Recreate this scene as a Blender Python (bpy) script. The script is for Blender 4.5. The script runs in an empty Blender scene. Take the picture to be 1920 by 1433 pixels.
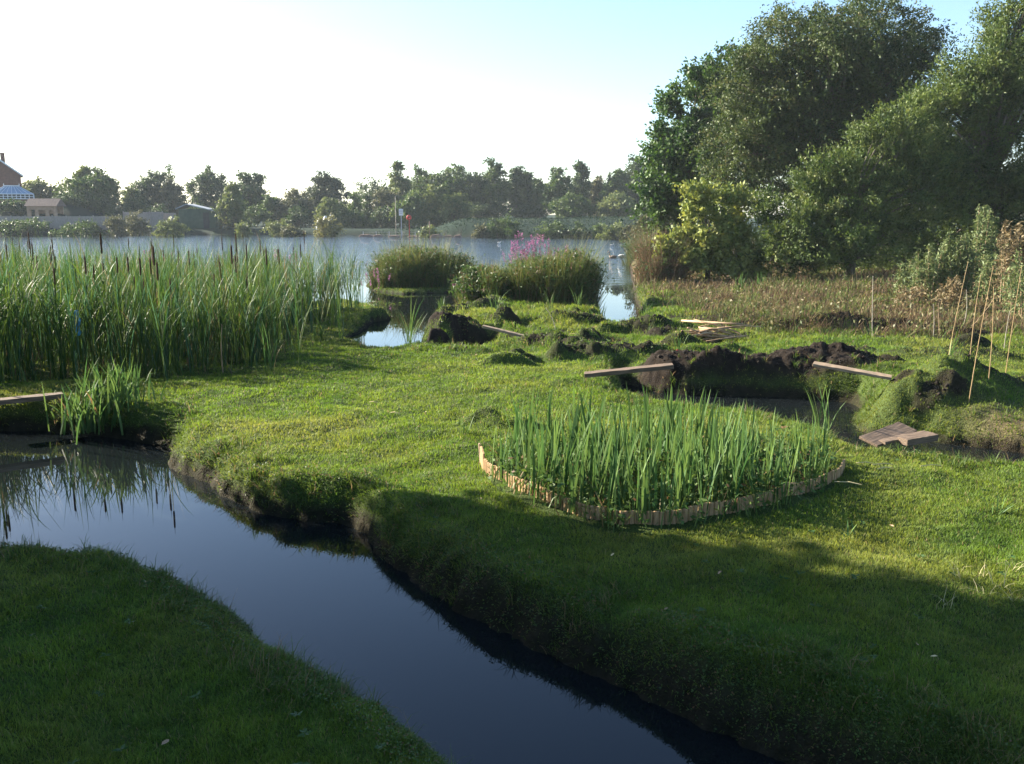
import bpy, math, numpy as np
from mathutils import Vector

# ------------------------------------------------------------------ basics
SC = bpy.context.scene
COL = SC.collection
FPX, CX, CY, CAMZ = 1720.0, 960.0, 716.5, 2.65
PITCH = math.atan((CY - 405.0) / FPX)
SP, CP = math.sin(PITCH), math.cos(PITCH)


def ray(u, v):
    xc, yc = (u - CX) / FPX, (CY - v) / FPX
    return np.array([xc, CP + yc * SP, -SP + yc * CP])


def gp(u, v, z=0.0):
    """plan position of a point of the place seen at photo pixel u, v that lies at height z"""
    d = ray(u, v)
    t = (z - CAMZ) / d[2]
    return (d[0] * t, d[1] * t)


def at(u, v, Y):
    d = ray(u, v)
    t = Y / d[1]
    return np.array([d[0] * t, Y, CAMZ + d[2] * t])


def px(Y):
    return Y / FPX


# ------------------------------------------------------------------ noise
def _h(ix, iy, s):
    v = np.sin(ix * 127.1 + iy * 311.7 + s * 74.7) * 43758.5453
    return v - np.floor(v)


def vnoise(x, y, s=0):
    x = np.asarray(x, float); y = np.asarray(y, float)
    ix, iy = np.floor(x), np.floor(y)
    fx, fy = x - ix, y - iy
    fx = fx * fx * (3 - 2 * fx); fy = fy * fy * (3 - 2 * fy)
    a, b, c, d = _h(ix, iy, s), _h(ix + 1, iy, s), _h(ix, iy + 1, s), _h(ix + 1, iy + 1, s)
    return (a + (b - a) * fx) * (1 - fy) + (c + (d - c) * fx) * fy


def fbm(x, y, s=0, o=3):
    r, a, t = 0, 1.0, 0
    for k in range(o):
        r = r + a * vnoise(np.asarray(x) * 2 ** k, np.asarray(y) * 2 ** k, s + k * 7)
        t += a; a *= 0.5
    return r / t


def sstep(a, b, x):
    t = np.clip((x - a) / (b - a), 0, 1)
    return t * t * (3 - 2 * t)


def sdf(poly, x, y):
    """signed distance to a polygon: negative inside"""
    P = np.asarray(poly, float)
    d2 = np.full(x.shape, 1e18); ins = np.zeros(x.shape, bool)
    n = len(P)
    for i in range(n):
        ax, ay = P[i]; bx, by = P[(i + 1) % n]
        ex, ey = bx - ax, by - ay
        wx, wy = x - ax, y - ay
        t = np.clip((wx * ex + wy * ey) / (ex * ex + ey * ey + 1e-12), 0, 1)
        d2 = np.minimum(d2, (wx - ex * t) ** 2 + (wy - ey * t) ** 2)
        if abs(ey) > 1e-9:
            c = ((ay > y) != (by > y)) & (x < ex * (y - ay) / ey + ax)
            ins ^= c
    return np.where(ins, -1, 1) * np.sqrt(d2)


def seg_d(p, q, x, y):
    ex, ey = q[0] - p[0], q[1] - p[1]
    t = np.clip(((x - p[0]) * ex + (y - p[1]) * ey) / (ex * ex + ey * ey), 0, 1)
    return np.hypot(x - p[0] - ex * t, y - p[1] - ey * t)


# ------------------------------------------------------------------ mesh helpers
def new_mesh(name, V, F, mat, C=None, smooth=False):
    """V (n,3), F (m,4) or (m,3) array, C (n,3) linear colours"""
    V = np.asarray(V, np.float32); F = np.asarray(F, np.int32)
    me = bpy.data.meshes.new(name)
    k = F.shape[1]
    me.vertices.add(len(V)); me.vertices.foreach_set('co', V.ravel())
    me.loops.add(F.size); me.loops.foreach_set('vertex_index', F.ravel())
    me.polygons.add(len(F))
    me.polygons.foreach_set('loop_start', np.arange(0, F.size, k, dtype=np.int32))
    if smooth:
        me.polygons.foreach_set('use_smooth', np.ones(len(F), bool))
    if C is not None:
        at_ = me.attributes.new('tint', 'FLOAT_COLOR', 'POINT')
        c4 = np.ones((len(V), 4), np.float32); c4[:, :3] = C
        at_.data.foreach_set('color', c4.ravel())
    me.update(calc_edges=True)
    if mat is not None:
        me.materials.append(mat)
    return me


def link(name, data, parent=None, loc=(0, 0, 0)):
    o = bpy.data.objects.new(name, data)
    COL.objects.link(o); o.location = loc
    if parent is not None:
        o.parent = parent
    return o


def tag(o, label=None, cat=None, group=None, kind=None):
    if label: o['label'] = label
    if cat: o['category'] = cat
    if group: o['group'] = group
    if kind: o['kind'] = kind
    return o


def thing(name, loc, label, cat, group=None, rz=0.0):
    o = link(name, None, None, loc)
    o.rotation_euler[2] = rz
    o.empty_display_size = 0.1
    return tag(o, label, cat, group)


class Geo:
    """collects boxes, tubes and prisms of mixed polygons for one mesh"""
    def __init__(s):
        s.v, s.f = [], []

    def add(s, V, F):
        n = len(s.v)
        s.v += [tuple(map(float, p)) for p in V]
        s.f += [tuple(int(i) + n for i in f) for f in F]
        return s

    def box(s, c, d, rz=0.0, M=None):
        hx, hy, hz = d[0] / 2, d[1] / 2, d[2] / 2
        P = np.array([(a * hx, b * hy, e * hz) for e in (-1, 1) for b in (-1, 1) for a in (-1, 1)])
        if M is not None:
            P = P @ np.asarray(M).T
        cr, sr = math.cos(rz), math.sin(rz)
        P = np.stack([P[:, 0] * cr - P[:, 1] * sr, P[:, 0] * sr + P[:, 1] * cr, P[:, 2]], 1) + np.asarray(c)
        return s.add(P, [(0, 2, 3, 1), (4, 5, 7, 6), (0, 1, 5, 4), (1, 3, 7, 5), (3, 2, 6, 7), (2, 0, 4, 6)])

    def tube(s, pts, rad, n=8, cap=True):
        pts = np.asarray(pts, float); rad = np.broadcast_to(np.asarray(rad, float), (len(pts),))
        tan = np.gradient(pts, axis=0); tan /= np.linalg.norm(tan, axis=1)[:, None] + 1e-9
        ref = np.array([0.31, 0.12, 0.94]) if abs(tan[0][2]) < 0.8 else np.array([1.0, 0.1, 0])
        V, F = [], []
        for p, t, r in zip(pts, tan, rad):
            a = np.cross(t, ref); a /= np.linalg.norm(a); b = np.cross(t, a)
            for k in range(n):
                an = 2 * math.pi * k / n
                V.append(p + r * (math.cos(an) * a + math.sin(an) * b))
        m = len(pts)
        for i in range(m - 1):
            for k in range(n):
                F.append((i * n + k, i * n + (k + 1) % n, (i + 1) * n + (k + 1) % n, (i + 1) * n + k))
        if cap:
            F.append(tuple(range(n))[::-1]); F.append(tuple((m - 1) * n + k for k in range(n)))
        return s.add(V, F)

    def prism(s, prof, axis0, axis1):
        """polygon prof (3-D points) swept from offset axis0 to axis1"""
        prof = np.asarray(prof, float); n = len(prof)
        V = np.concatenate([prof + axis0, prof + axis1])
        F = [tuple(range(n))[::-1], tuple(range(n, 2 * n))]
        F += [(i, (i + 1) % n, n + (i + 1) % n, n + i) for i in range(n)]
        return s.add(V, F)

    def build(s, name, mat, parent=None, loc=(0, 0, 0), smooth=False, bevel=0.0):
        me = bpy.data.meshes.new(name); me.from_pydata(s.v, [], s.f); me.update()
        me.materials.append(mat)
        if smooth:
            me.polygons.foreach_set('use_smooth', np.ones(len(me.polygons), bool))
        o = link(name, me, parent, loc)
        if bevel:
            b = o.modifiers.new('edge', 'BEVEL'); b.width = bevel; b.segments = 2
        return o


def blades(P, az, lean, bend, L, Wd, face, seg=3, col=(1, 1, 1), prof=None, tipcol=None):
    """curved ribbons: returns V, F, C"""
    P = np.asarray(P, float); N = len(P)
    az, lean, bend, L, Wd, face = [np.broadcast_to(np.asarray(q, float), (N,)) for q in (az, lean, bend, L, Wd, face)]
    t = np.linspace(0, 1, seg + 1)
    if prof is None:
        prof = (1 - t ** 1.6) * 0.94 + 0.06
    tm = (t[:-1] + t[1:]) / 2
    th = lean[:, None] + bend[:, None] * tm[None, :] ** 1.4 * 1.5
    dh = np.sin(th) * (L / seg)[:, None]; dz = np.cos(th) * (L / seg)[:, None]
    h = np.concatenate([np.zeros((N, 1)), np.cumsum(dh, 1)], 1)
    z = np.concatenate([np.zeros((N, 1)), np.cumsum(dz, 1)], 1)
    C0 = np.stack([P[:, 0, None] + h * np.cos(az)[:, None], P[:, 1, None] + h * np.sin(az)[:, None], P[:, 2, None] + z], 2)
    wx, wy = -np.sin(az + face), np.cos(az + face)
    off = (Wd / 2)[:, None] * prof[None, :]
    D = np.stack([off * wx[:, None], off * wy[:, None], np.zeros_like(off)], 2)
    V = np.stack([C0 - D, C0 + D], 2).reshape(-1, 3)
    k = 2 * (seg + 1)
    i = np.arange(seg) * 2
    q = np.stack([i, i + 1, i + 3, i + 2], 1)
    F = (np.arange(N)[:, None, None] * k + q[None]).reshape(-1, 4)
    col = np.broadcast_to(np.asarray(col, float), (N, 3))
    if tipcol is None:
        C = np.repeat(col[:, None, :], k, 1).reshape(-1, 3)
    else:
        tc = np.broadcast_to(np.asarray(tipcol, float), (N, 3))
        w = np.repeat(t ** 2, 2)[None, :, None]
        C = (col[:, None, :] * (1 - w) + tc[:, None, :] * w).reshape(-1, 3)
    return V, F, C


def join(*parts):
    V, F, C, n = [], [], [], 0
    for v, f, c in parts:
        V.append(v); F.append(f + n); C.append(c); n += len(v)
    return np.concatenate(V), np.concatenate(F), np.concatenate(C)


def leaf_quads(c, a, l, w, rng, col, out=None):
    N = len(c)
    a = a / (np.linalg.norm(a, axis=1)[:, None] + 1e-9)
    r = rng.normal(size=(N, 3))
    if out is not None:
        r = r * .8 + out
    b = np.cross(a, r); b /= np.linalg.norm(b, axis=1)[:, None] + 1e-9
    l = np.broadcast_to(l, (N,))[:, None]; w = np.broadcast_to(w, (N,))[:, None]
    V = np.stack([c - a * l / 2, c + b * w / 2 - a * l * .08, c + a * l / 2, c - b * w / 2 - a * l * .08], 1).reshape(-1, 3)
    F = np.arange(4 * N).reshape(N, 4)
    return V, F, np.repeat(np.broadcast_to(col, (N, 3)), 4, 0)


def mixcol(a, b, t):
    a = np.asarray(a, float); b = np.asarray(b, float)
    return a[None] * (1 - t[:, None]) + b[None] * t[:, None]


# ------------------------------------------------------------------ materials
def nodes(name):
    m = bpy.data.materials.new(name); m.use_nodes = True
    nt = m.node_tree; nt.nodes.clear()
    out = nt.nodes.new('ShaderNodeOutputMaterial')
    return m, nt, out


def N(nt, typ, **kw):
    n = nt.nodes.new(typ)
    for k, v in kw.items():
        if k in n.inputs.keys():
            n.inputs[k].default_value = v
        else:
            setattr(n, k, v)
    return n


def foliage_mat(name, transl=0.35, rough=0.55, spec=0.3, gain=1.0):
    m, nt, out = nodes(name)
    L = nt.links.new
    a = N(nt, 'ShaderNodeAttribute', attribute_name='tint')
    hs = N(nt, 'ShaderNodeHueSaturation', Value=gain)
    L(a.outputs['Color'], hs.inputs['Color'])
    p = N(nt, 'ShaderNodeBsdfPrincipled', Roughness=rough)
    p.inputs['Specular IOR Level'].default_value = spec
    tr = N(nt, 'ShaderNodeBsdfTranslucent')
    hs2 = N(nt, 'ShaderNodeHueSaturation', Hue=0.485, Saturation=1.1, Value=1.5)
    L(hs.outputs[0], hs2.inputs['Color']); L(hs2.outputs[0], tr.inputs['Color'])
    L(hs.outputs[0], p.inputs['Base Color'])
    mx = N(nt, 'ShaderNodeMixShader', Fac=transl)
    L(p.outputs[0], mx.inputs[1]); L(tr.outputs[0], mx.inputs[2]); L(mx.outputs[0], out.inputs['Surface'])
    return m


def plain(name, c1, c2, scale=8.0, rough=0.8, bump=0.0, stretch=(1, 1, 1), detail=5.0, spec=0.3, bdist=0.02):
    m, nt, out = nodes(name)
    L = nt.links.new
    tc = N(nt, 'ShaderNodeTexCoord')
    mp = N(nt, 'ShaderNodeMapping'); mp.inputs['Scale'].default_value = stretch
    L(tc.outputs['Object'], mp.inputs['Vector'])
    nz = N(nt, 'ShaderNodeTexNoise', Scale=scale, Detail=detail)
    L(mp.outputs[0], nz.inputs['Vector'])
    cr = N(nt, 'ShaderNodeValToRGB')
    cr.color_ramp.elements[0].position = 0.32; cr.color_ramp.elements[1].position = 0.68
    cr.color_ramp.elements[0].color = (*c1, 1); cr.color_ramp.elements[1].color = (*c2, 1)
    L(nz.outputs['Fac'], cr.inputs['Fac'])
    p = N(nt, 'ShaderNodeBsdfPrincipled', Roughness=rough)
    p.inputs['Specular IOR Level'].default_value = spec
    L(cr.outputs[0], p.inputs['Base Color'])
    if bump:
        b = N(nt, 'ShaderNodeBump', Strength=bump, Distance=bdist)
        L(nz.outputs['Fac'], b.inputs['Height']); L(b.outputs[0], p.inputs['Normal'])
    L(p.outputs[0], out.inputs['Surface'])
    return m


M = {}
M['grass'] = foliage_mat('lawn_grass', 0.40, 0.55, 0.14)
M['leaf'] = foliage_mat('tree_leaf', 0.24, 0.55, 0.2)
M['blade'] = foliage_mat('reed_blade', 0.25, 0.55, 0.12)
M['dry'] = foliage_mat('dry_stalk', 0.15, 0.8, 0.1)
M['flower'] = foliage_mat('petal', 0.4, 0.7, 0.1)
M['bark'] = plain('bark', (.05, .04, .03), (.14, .12, .09), 6, .9, .6, (3, 3, .5))
M['head'] = plain('cattail_head', (.045, .025, .014), (.08, .045, .024), 60, .95, .4)
M['stem'] = plain('cattail_stem', (.07, .10, .03), (.11, .13, .05), 9, .6)
M['plank'] = plain('weathered_plank', (.06, .042, .030), (.17, .12, .085), 5, .85, .35, (1, 14, 14))
M['plank_pale'] = plain('pale_plank', (.17, .12, .08), (.34, .25, .165), 5, .8, .3, (1, 12, 12))
M['stake'] = plain('log_stake', (.24, .15, .075), (.42, .28, .15), 6, .85, .4, (6, 6, 1.2))
M['cane'] = plain('bamboo_cane', (.26, .17, .08), (.40, .28, .14), 7, .5)
M['grey_cane'] = plain('grey_cane', (.22, .19, .15), (.36, .32, .26), 7, .7)
M['stick'] = plain('dry_stick', (.17, .11, .065), (.40, .28, .17), 5, .8)
M['brick'] = plain('brick_wall', (.13, .055, .04), (.20, .09, .06), 3, .9)
M['tile'] = plain('roof_tile', (.10, .07, .06), (.17, .12, .10), 4, .85)
M['white'] = plain('white_frame', (.62, .64, .66), (.72, .74, .76), 3, .5)
M['glass'] = plain('roof_glazing', (.16, .24, .33), (.24, .34, .45), 1.2, .15, spec=.6)
M['dark'] = plain('dark_void', (.015, .016, .018), (.03, .03, .032), 3, .5)
M['fence'] = plain('fence_board', (.22, .19, .17), (.34, .30, .27), 4, .9, stretch=(5, 5, .6))
M['stable'] = plain('stable_board', (.22, .16, .11), (.32, .24, .18), 3, .9)
M['shed'] = plain('green_shed', (.035, .065, .04), (.06, .095, .06), 2, .8)
M['felt'] = plain('roof_felt', (.20, .23, .26), (.30, .33, .36), 2, .7)
M['post'] = plain('grey_metal', (.42, .43, .44), (.55, .56, .57), 3, .5)
M['red'] = plain('red_paint', (.45, .03, .025), (.55, .05, .04), 3, .5)
M['blue'] = plain('blue_plastic', (.05, .25, .50), (.08, .33, .62), 6, .4)
M['bird'] = plain('white_feather', (.60, .56, .50), (.80, .78, .74), 6, .8)
M['brownbird'] = plain('brown_feather', (.16, .11, .08), (.34, .26, .19), 9, .8)
M['bill'] = plain('orange_bill', (.45, .16, .03), (.5, .2, .05), 9, .5)
M['stone'] = plain('bank_stone', (.16, .10, .075), (.28, .19, .15), 3, .9, .4)
M['van'] = plain('white_paint', (.70, .71, .72), (.78, .79, .80), 2, .3)
M['tyre'] = plain('tyre_rubber', (.015, .015, .015), (.03, .03, .03), 5, .9)
M['straw'] = plain('straw', (.45, .36, .17), (.60, .50, .28), 5, .7)

# ground: lawn thatch, mud and dry litter, mixed by what lies where
m, nt, out = nodes('ground_soil'); L = nt.links.new
a = N(nt, 'ShaderNodeAttribute', attribute_name='cover')
sep = N(nt, 'ShaderNodeSeparateColor'); L(a.outputs['Color'], sep.inputs[0])
tc = N(nt, 'ShaderNodeTexCoord')
n1 = N(nt, 'ShaderNodeTexNoise', Scale=9.0, Detail=8.0); L(tc.outputs['Object'], n1.inputs['Vector'])
n2 = N(nt, 'ShaderNodeTexNoise', Scale=60.0, Detail=6.0); L(tc.outputs['Object'], n2.inputs['Vector'])


def ramp(nt, fac, c1, c2, p0=.3, p1=.7):
    r = N(nt, 'ShaderNodeValToRGB')
    r.color_ramp.elements[0].position = p0; r.color_ramp.elements[1].position = p1
    r.color_ramp.elements[0].color = (*c1, 1); r.color_ramp.elements[1].color = (*c2, 1)
    nt.links.new(fac, r.inputs['Fac'])
    return r


g = ramp(nt, n2.outputs['Fac'], (.022, .034, .010), (.07, .10, .024))
mu = ramp(nt, n1.outputs['Fac'], (.007, .005, .004), (.026, .019, .014))
dr = ramp(nt, n2.outputs['Fac'], (.06, .042, .026), (.19, .14, .085))
x1 = N(nt, 'ShaderNodeMix', data_type='RGBA'); L(sep.outputs[1], x1.inputs['Factor']); L(g.outputs[0], x1.inputs['A']); L(dr.outputs[0], x1.inputs['B'])
x2 = N(nt, 'ShaderNodeMix', data_type='RGBA'); L(sep.outputs[0], x2.inputs['Factor']); x3 = N(nt, 'ShaderNodeMix', data_type='RGBA'); L(sep.outputs[2], x3.inputs['Factor']); L(x1.outputs['Result'], x3.inputs['A']); x3.inputs['B'].default_value = (.010, .024, .016, 1); L(x3.outputs['Result'], x2.inputs['A']); L(mu.outputs[0], x2.inputs['B'])
p = N(nt, 'ShaderNodeBsdfPrincipled', Roughness=.95); p.inputs['Specular IOR Level'].default_value = .1
L(x2.outputs['Result'], p.inputs['Base Color'])
ad = N(nt, 'ShaderNodeMath', operation='ADD'); L(n1.outputs['Fac'], ad.inputs[0]); L(n2.outputs['Fac'], ad.inputs[1])
b = N(nt, 'ShaderNodeBump', Strength=.8, Distance=.03); L(ad.outputs[0], b.inputs['Height']); L(b.outputs[0], p.inputs['Normal'])
L(p.outputs[0], out.inputs['Surface']); M['ground'] = m

# water: still in the ditches, wind-rippled out on the lake
m, nt, out = nodes('pond_water'); L = nt.links.new
tc = N(nt, 'ShaderNodeTexCoord'); sx = N(nt, 'ShaderNodeSeparateXYZ'); L(tc.outputs['Object'], sx.inputs[0])
wind = N(nt, 'ShaderNodeMapRange'); wind.inputs['From Min'].default_value = 34; wind.inputs['From Max'].default_value = 58
L(sx.outputs['Y'], wind.inputs['Value'])
mp = N(nt, 'ShaderNodeMapping'); mp.inputs['Scale'].default_value = (.45, 1.6, 1); L(tc.outputs['Object'], mp.inputs['Vector'])
nz = N(nt, 'ShaderNodeTexNoise', Scale=1.5, Detail=3.0); L(mp.outputs[0], nz.inputs['Vector'])
n3 = N(nt, 'ShaderNodeTexNoise', Scale=.7, Detail=1.0); L(tc.outputs['Object'], n3.inputs['Vector'])
b1 = N(nt, 'ShaderNodeBump', Distance=.25); L(nz.outputs['Fac'], b1.inputs['Height'])
ms = N(nt, 'ShaderNodeMath', operation='MULTIPLY'); ms.inputs[1].default_value = .42; L(wind.outputs[0], ms.inputs[0]); L(ms.outputs[0], b1.inputs['Strength'])
b2 = N(nt, 'ShaderNodeBump', Distance=.02, Strength=.06); L(n3.outputs['Fac'], b2.inputs['Height']); L(b1.outputs[0], b2.inputs['Normal'])
p = N(nt, 'ShaderNodeBsdfPrincipled', Roughness=.015, IOR=1.333); p.inputs['Base Color'].default_value = (.006, .008, .009, 1)
L(b2.outputs[0], p.inputs['Normal']); L(p.outputs[0], out.inputs['Surface']); M['water'] = m

# ------------------------------------------------------------------ plan of the water
def G(pts, z=0.0, dx=0.0, dy=0.0):
    return [(gp(u, v, z)[0] + dx, gp(u, v, z)[1] + dy) for u, v in pts]


STREAM = (G([(-300, 801), (0, 809), (80, 808), (160, 816), (240, 826), (300, 834), (326, 845), (322, 866), (340, 890), (380, 906),
             (430, 936), (500, 963), (560, 975), (640, 985), (684, 1003), (710, 1042), (740, 1068), (770, 1096), (820, 1122),
             (900, 1162), (1000, 1212), (1100, 1257), (1200, 1303), (1350, 1372), (1500, 1440), (1800, 1600), (2200, 1850)])
          + G([(1250, 1850), (1000, 1560), (862, 1433), (825, 1400), (765, 1350), (705, 1310), (655, 1280), (585, 1240), (525, 1212),
               (485, 1187), (435, 1142), (365, 1097), (305, 1066), (265, 1041), (205, 1029), (120, 1018), (60, 1015), (0, 1015), (-300, 1010)],
              .30, .06, .10))
LAKE = (G([(-1500, 592), (-300, 590), (500, 582), (640, 566), (700, 577), (736, 593), (733, 600), (704, 604), (690, 612), (676, 623), (646, 639),
           (634, 655), (690, 669), (750, 673), (786, 668), (792, 645), (802, 620), (812, 602), (852, 592), (868, 575), (862, 560), (880, 541), (960, 528),
           (1060, 530), (1108, 545), (1118, 560), (1114, 575), (1126, 592), (1134, 612), (1152, 626), (1188, 622), (1206, 600), (1193, 562),
           (1188, 545), (1186, 528), (1183, 508), (1180, 488), (1192, 470), (1212, 456), (1222, 449)])
        + G([(1200, 446), (1100, 446), (900, 444), (700, 441), (480, 440), (300, 439), (200, 441), (0, 443), (-600, 444), (-1500, 447)]))
ISLE = G([(684, 535), (700, 546), (760, 552), (850, 549), (884, 537), (872, 525), (800, 520), (720, 521)])
DITCH = (G([(1165, 719), (1240, 737), (1290, 742), (1360, 742), (1450, 745), (1530, 750), (1600, 756), (1618, 768), (1592, 786), (1604, 806),
            (1645, 817), (1720, 826), (1800, 836), (1920, 851), (2150, 872)])
         + G([(2150, 890), (1920, 869), (1850, 863), (1760, 851), (1700, 846), (1635, 834), (1582, 808), (1530, 792), (1470, 770), (1400, 759),
              (1300, 753), (1230, 746), (1170, 726)], .33, 0, .12))
POOL = G([(850, 660), (868, 647), (918, 641), (960, 633), (1000, 623), (1040, 618), (1095, 612), (1132, 605),
          (1134, 611), (1097, 622), (1050, 627), (1000, 633), (968, 641), (932, 652), (918, 668), (890, 676), (862, 673), (800, 674), (780, 668), (800, 664)])
BED = G([(-500, 745), (0, 716), (100, 706), (240, 700), (330, 701), (420, 692), (510, 690), (542, 662), (560, 635), (600, 600), (640, 586), (656, 572)], .28) + \
      [(-4.3, 24.6), (-9, 25.3), (-19, 25.3)]
IRIS = G([(908, 872), (920, 890), (945, 908), (985, 927), (1025, 942), (1080, 957), (1140, 968), (1190, 972), (1260, 971), (1330, 966), (1400, 953),
          (1470, 937), (1530, 916), (1566, 893)], .42) + G([(1560, 868), (1480, 853), (1300, 846), (1120, 846), (1000, 852), (930, 860)], .33)

MOUNDS = [  # plan centre (pixel, height), rx, ry, height, mud
    (gp(852, 640, .1), .62, .40, .42, 1.0), (gp(826, 655, .05), .38, .20, .20, 1.0),
    (gp(1012, 650, .3), .42, .30, .22, .9), (gp(1098, 672, .3), .60, .35, .24, .8), (gp(1185, 668, .3), .45, .25, .15, .9),
    (gp(945, 628, .3), .40, .3, .12, .3),
    (gp(985, 605, .3), .55, .30, .26, .9), (gp(1080, 606, .3), .75, .30, .22, .8), (gp(905, 578, .3), .5, .25, .2, .9),
    (gp(1190, 618, .3), .8, .3, .26, .7), (gp(1600, 688, .35), .9, .25, .16, .9), (gp(1230, 700, .35), .35, .22, .22, .9),
    ((5.1, 11.75), 1.10, .95, .33, .10), ((4.75, 11.3), .35, .30, .07, .0), ((5.35, 11.15), .30, .14, .03, .9), ((4.95, 11.55), .22, .14, .04, .9), ((5.1, 11.05), .2, .1, .03, .8), ((5.7, 11.6), .6, .5, .12, .1),
    (gp(905, 792, .33), .22, .14, .15, .3), (gp(955, 800, .33), .28, .13, .10, .1),
    (gp(1700, 700, .4), .9, .4, .18, .0), (gp(1890, 730, .4), .9, .35, .18, .7), (gp(1340, 632, .35), .7, .4, .15, .6),
    (gp(1500, 612, .4), 1.5, .3, .18, .9), (gp(1640, 612, .4), 1.2, .3, .18, .9), (gp(1800, 660, .4), 1.2, .4, .10, .5),
]
_r = np.random.default_rng(404)
for _ in range(34):
    _u, _v = _r.uniform(800, 1290), _r.uniform(572, 688)
    if _v > 650 and _u < 940: continue
    MOUNDS.append((gp(_u, _v, .3), _r.uniform(.14, .42), _r.uniform(.10, .24), _r.uniform(.08, .20), float(_r.choice([.0, .6, .95]))))
for _ in range(12):
    MOUNDS.append((gp(_r.uniform(1300, 1900), _r.uniform(585, 690), .4), _r.uniform(.2, .6), _r.uniform(.12, .25), _r.uniform(.06, .16), float(_r.choice([.0, .8]))))
RIDGE = [G([(u, v)])[0] for u, v in [(1262, 737), (1330, 736), (1420, 738), (1510, 742), (1600, 748)]]


def water_d(x, y):
    """signed distance to the water's edge, positive on land"""
    wob = (fbm(x * 2.2, y * 2.2, 3) - .5) * .16 + (vnoise(x * 9, y * 9, 5) - .5) * .05
    near = y < 20
    d = np.full(x.shape, 1e3)
    k = (y < 16)
    for poly, msk in ((STREAM, k), (DITCH, k), (POOL, (y > 14) & (y < 30) & (abs(x) < 8)), (LAKE, y > 12)):
        if msk.any():
            q = sdf(poly, x[msk], y[msk])
            if poly is LAKE:
                xi, yi = x[msk], y[msk]
                q = np.maximum(q, -sdf(ISLE, xi, yi))
            d[msk] = np.minimum(d[msk], q)
    return d + wob * np.clip(1.2 - np.abs(d) / 1.2, .2, 1)


def terrain(x, y):
    d = water_d(x, y)
    far = sstep(60, 100, y)
    base = .33 + (fbm(x * .55, y * .55, 11) - .5) * .14 + (fbm(x * 2.6, y * 2.6, 12) - .5) * .085
    base += sstep(13, 17, y) * (1 - far) * (fbm(x * 1.3, y * 1.3, 14) - .45) * .20
    base += sstep(6, 12, x) * sstep(16, 30, y) * .2
    base -= .12 * sstep(12.5, 14, y) * sstep(-3.0, -4.5, x) * (1 - far)
    base -= .19 * np.exp(-((x + 3.2) / 1.5) ** 2 - ((y - 20.3) / 2.6) ** 2)
    base -= .17 * np.exp(-((x - 2.45) / .8) ** 2 - ((y - 20.2) / 1.6) ** 2)
    base += far * .5
    base += 3.5 * sstep(131, 139, y) * sstep(-58, -66, x)
    base += 1.35 * sstep(117, 126, y) * sstep(-12, -6, x) * (1 - sstep(20, 30, x))
    base += .5 * sstep(150, 300, y)
    base = np.where((y > 24) & (y < 38) & (x > -6) & (x < -.9), np.minimum(base, .12), base)
    w = .20 + .26 * fbm(x * 1.7, y * 1.7, 21) + far * 2.5
    mq = np.exp(-(((x - 5.2) / .95) ** 2 + ((y - 11.6) / .75) ** 2)); w = w + .95 * mq
    t = np.clip(d / w, 0, 1)
    z = np.where(d > 0, base * (1 - (1 - t) ** 2.3), -np.minimum(.7, 1.8 * np.abs(d)))
    mud = (1 - sstep(.05, np.where(y > 6.5, .09, .29), d)) * .9 * (1 - .75 * mq)
    ld = sstep(.0, .22, d)
    for (cx, cy), rx, ry, h, md in MOUNDS:
        r2 = ((x - cx) / rx) ** 2 + ((y - cy) / ry) ** 2
        s_ = np.nonzero(r2 < 6.5)[0]; xs_, ys_ = x[s_], y[s_]
        k = np.exp(-r2[s_] ** 1.5 * .8)
        z[s_] += (sstep(0, .65, d[s_]) if cx > 4.3 and cy < 12 else ld[s_]) * k * h * (.62 + .85 * fbm(xs_ * 4.2, ys_ * 4.2, 31))
        mud[s_] = np.maximum(mud[s_], md * sstep(.25, .6, k * (.6 + .8 * fbm(xs_ * 4, ys_ * 4, 32))))
    rd = np.full(x.shape, 1e3)
    near = (y > 9) & (y < 20) & (x > 1) & (x < 8)
    if near.any():
        q = np.full(near.sum(), 1e3)
        for p0, p1 in zip(RIDGE[:-1], RIDGE[1:]):
            q = np.minimum(q, seg_d((p0[0], p0[1] + .42), (p1[0], p1[1] + .42), x[near], y[near]))
        rd[near] = q
    k = np.exp(-(rd / .42) ** 4)
    z = z + k * ld * (.20 + .06 * fbm(x * 3, y * 3, 33))
    mud = np.maximum(mud, sstep(.2, .5, k))
    mud = np.maximum(mud, (1 - sstep(.45, .60, rd)) * .97)
    lump = (fbm(x * 6, y * 6, 35) - .5) * .16 + (fbm(x * 15, y * 15, 36) - .5) * .08
    z = z + lump * mud * (d > 0)
    # bare earth breaks through the grass on the rough ground behind the lawn
    rough = sstep(14.5, 17, y) * (1 - far) * sstep(-2.2, -1.2, x)
    mud = np.maximum(mud, rough * sstep(.56, .68, fbm(x * 1.1, y * 1.6, 41)) * .9)
    dry = sstep(-1.2, .6, y - 18.6 + .10 * (x - 4)) * sstep(3.5, 5.5, x) * (1 - far) * (.45 + .55 * sstep(.3, .55, fbm(x * .9, y * .9, 42)))
    dry = np.maximum(dry, np.exp(-(((x - gp(1900, 790, .3)[0]) / .5) ** 2 + ((y - gp(1900, 790, .3)[1]) / .45) ** 2)) * .8)
    return z, d, np.clip(mud, 0, 1), np.clip(dry, 0, 1)


def axis(lo, hi, f0, f1, step, grow):
    a = list(np.arange(f0, f1 + 1e-6, step))
    s = step; q = a[-1]; up = []
    while q < hi:
        s *= grow; q += s; up.append(min(q, hi))
    s = step; q = a[0]; dn = []
    while q > lo:
        s *= grow; q -= s; dn.append(max(q, lo))
    return np.array(dn[::-1] + a + up)


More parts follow.
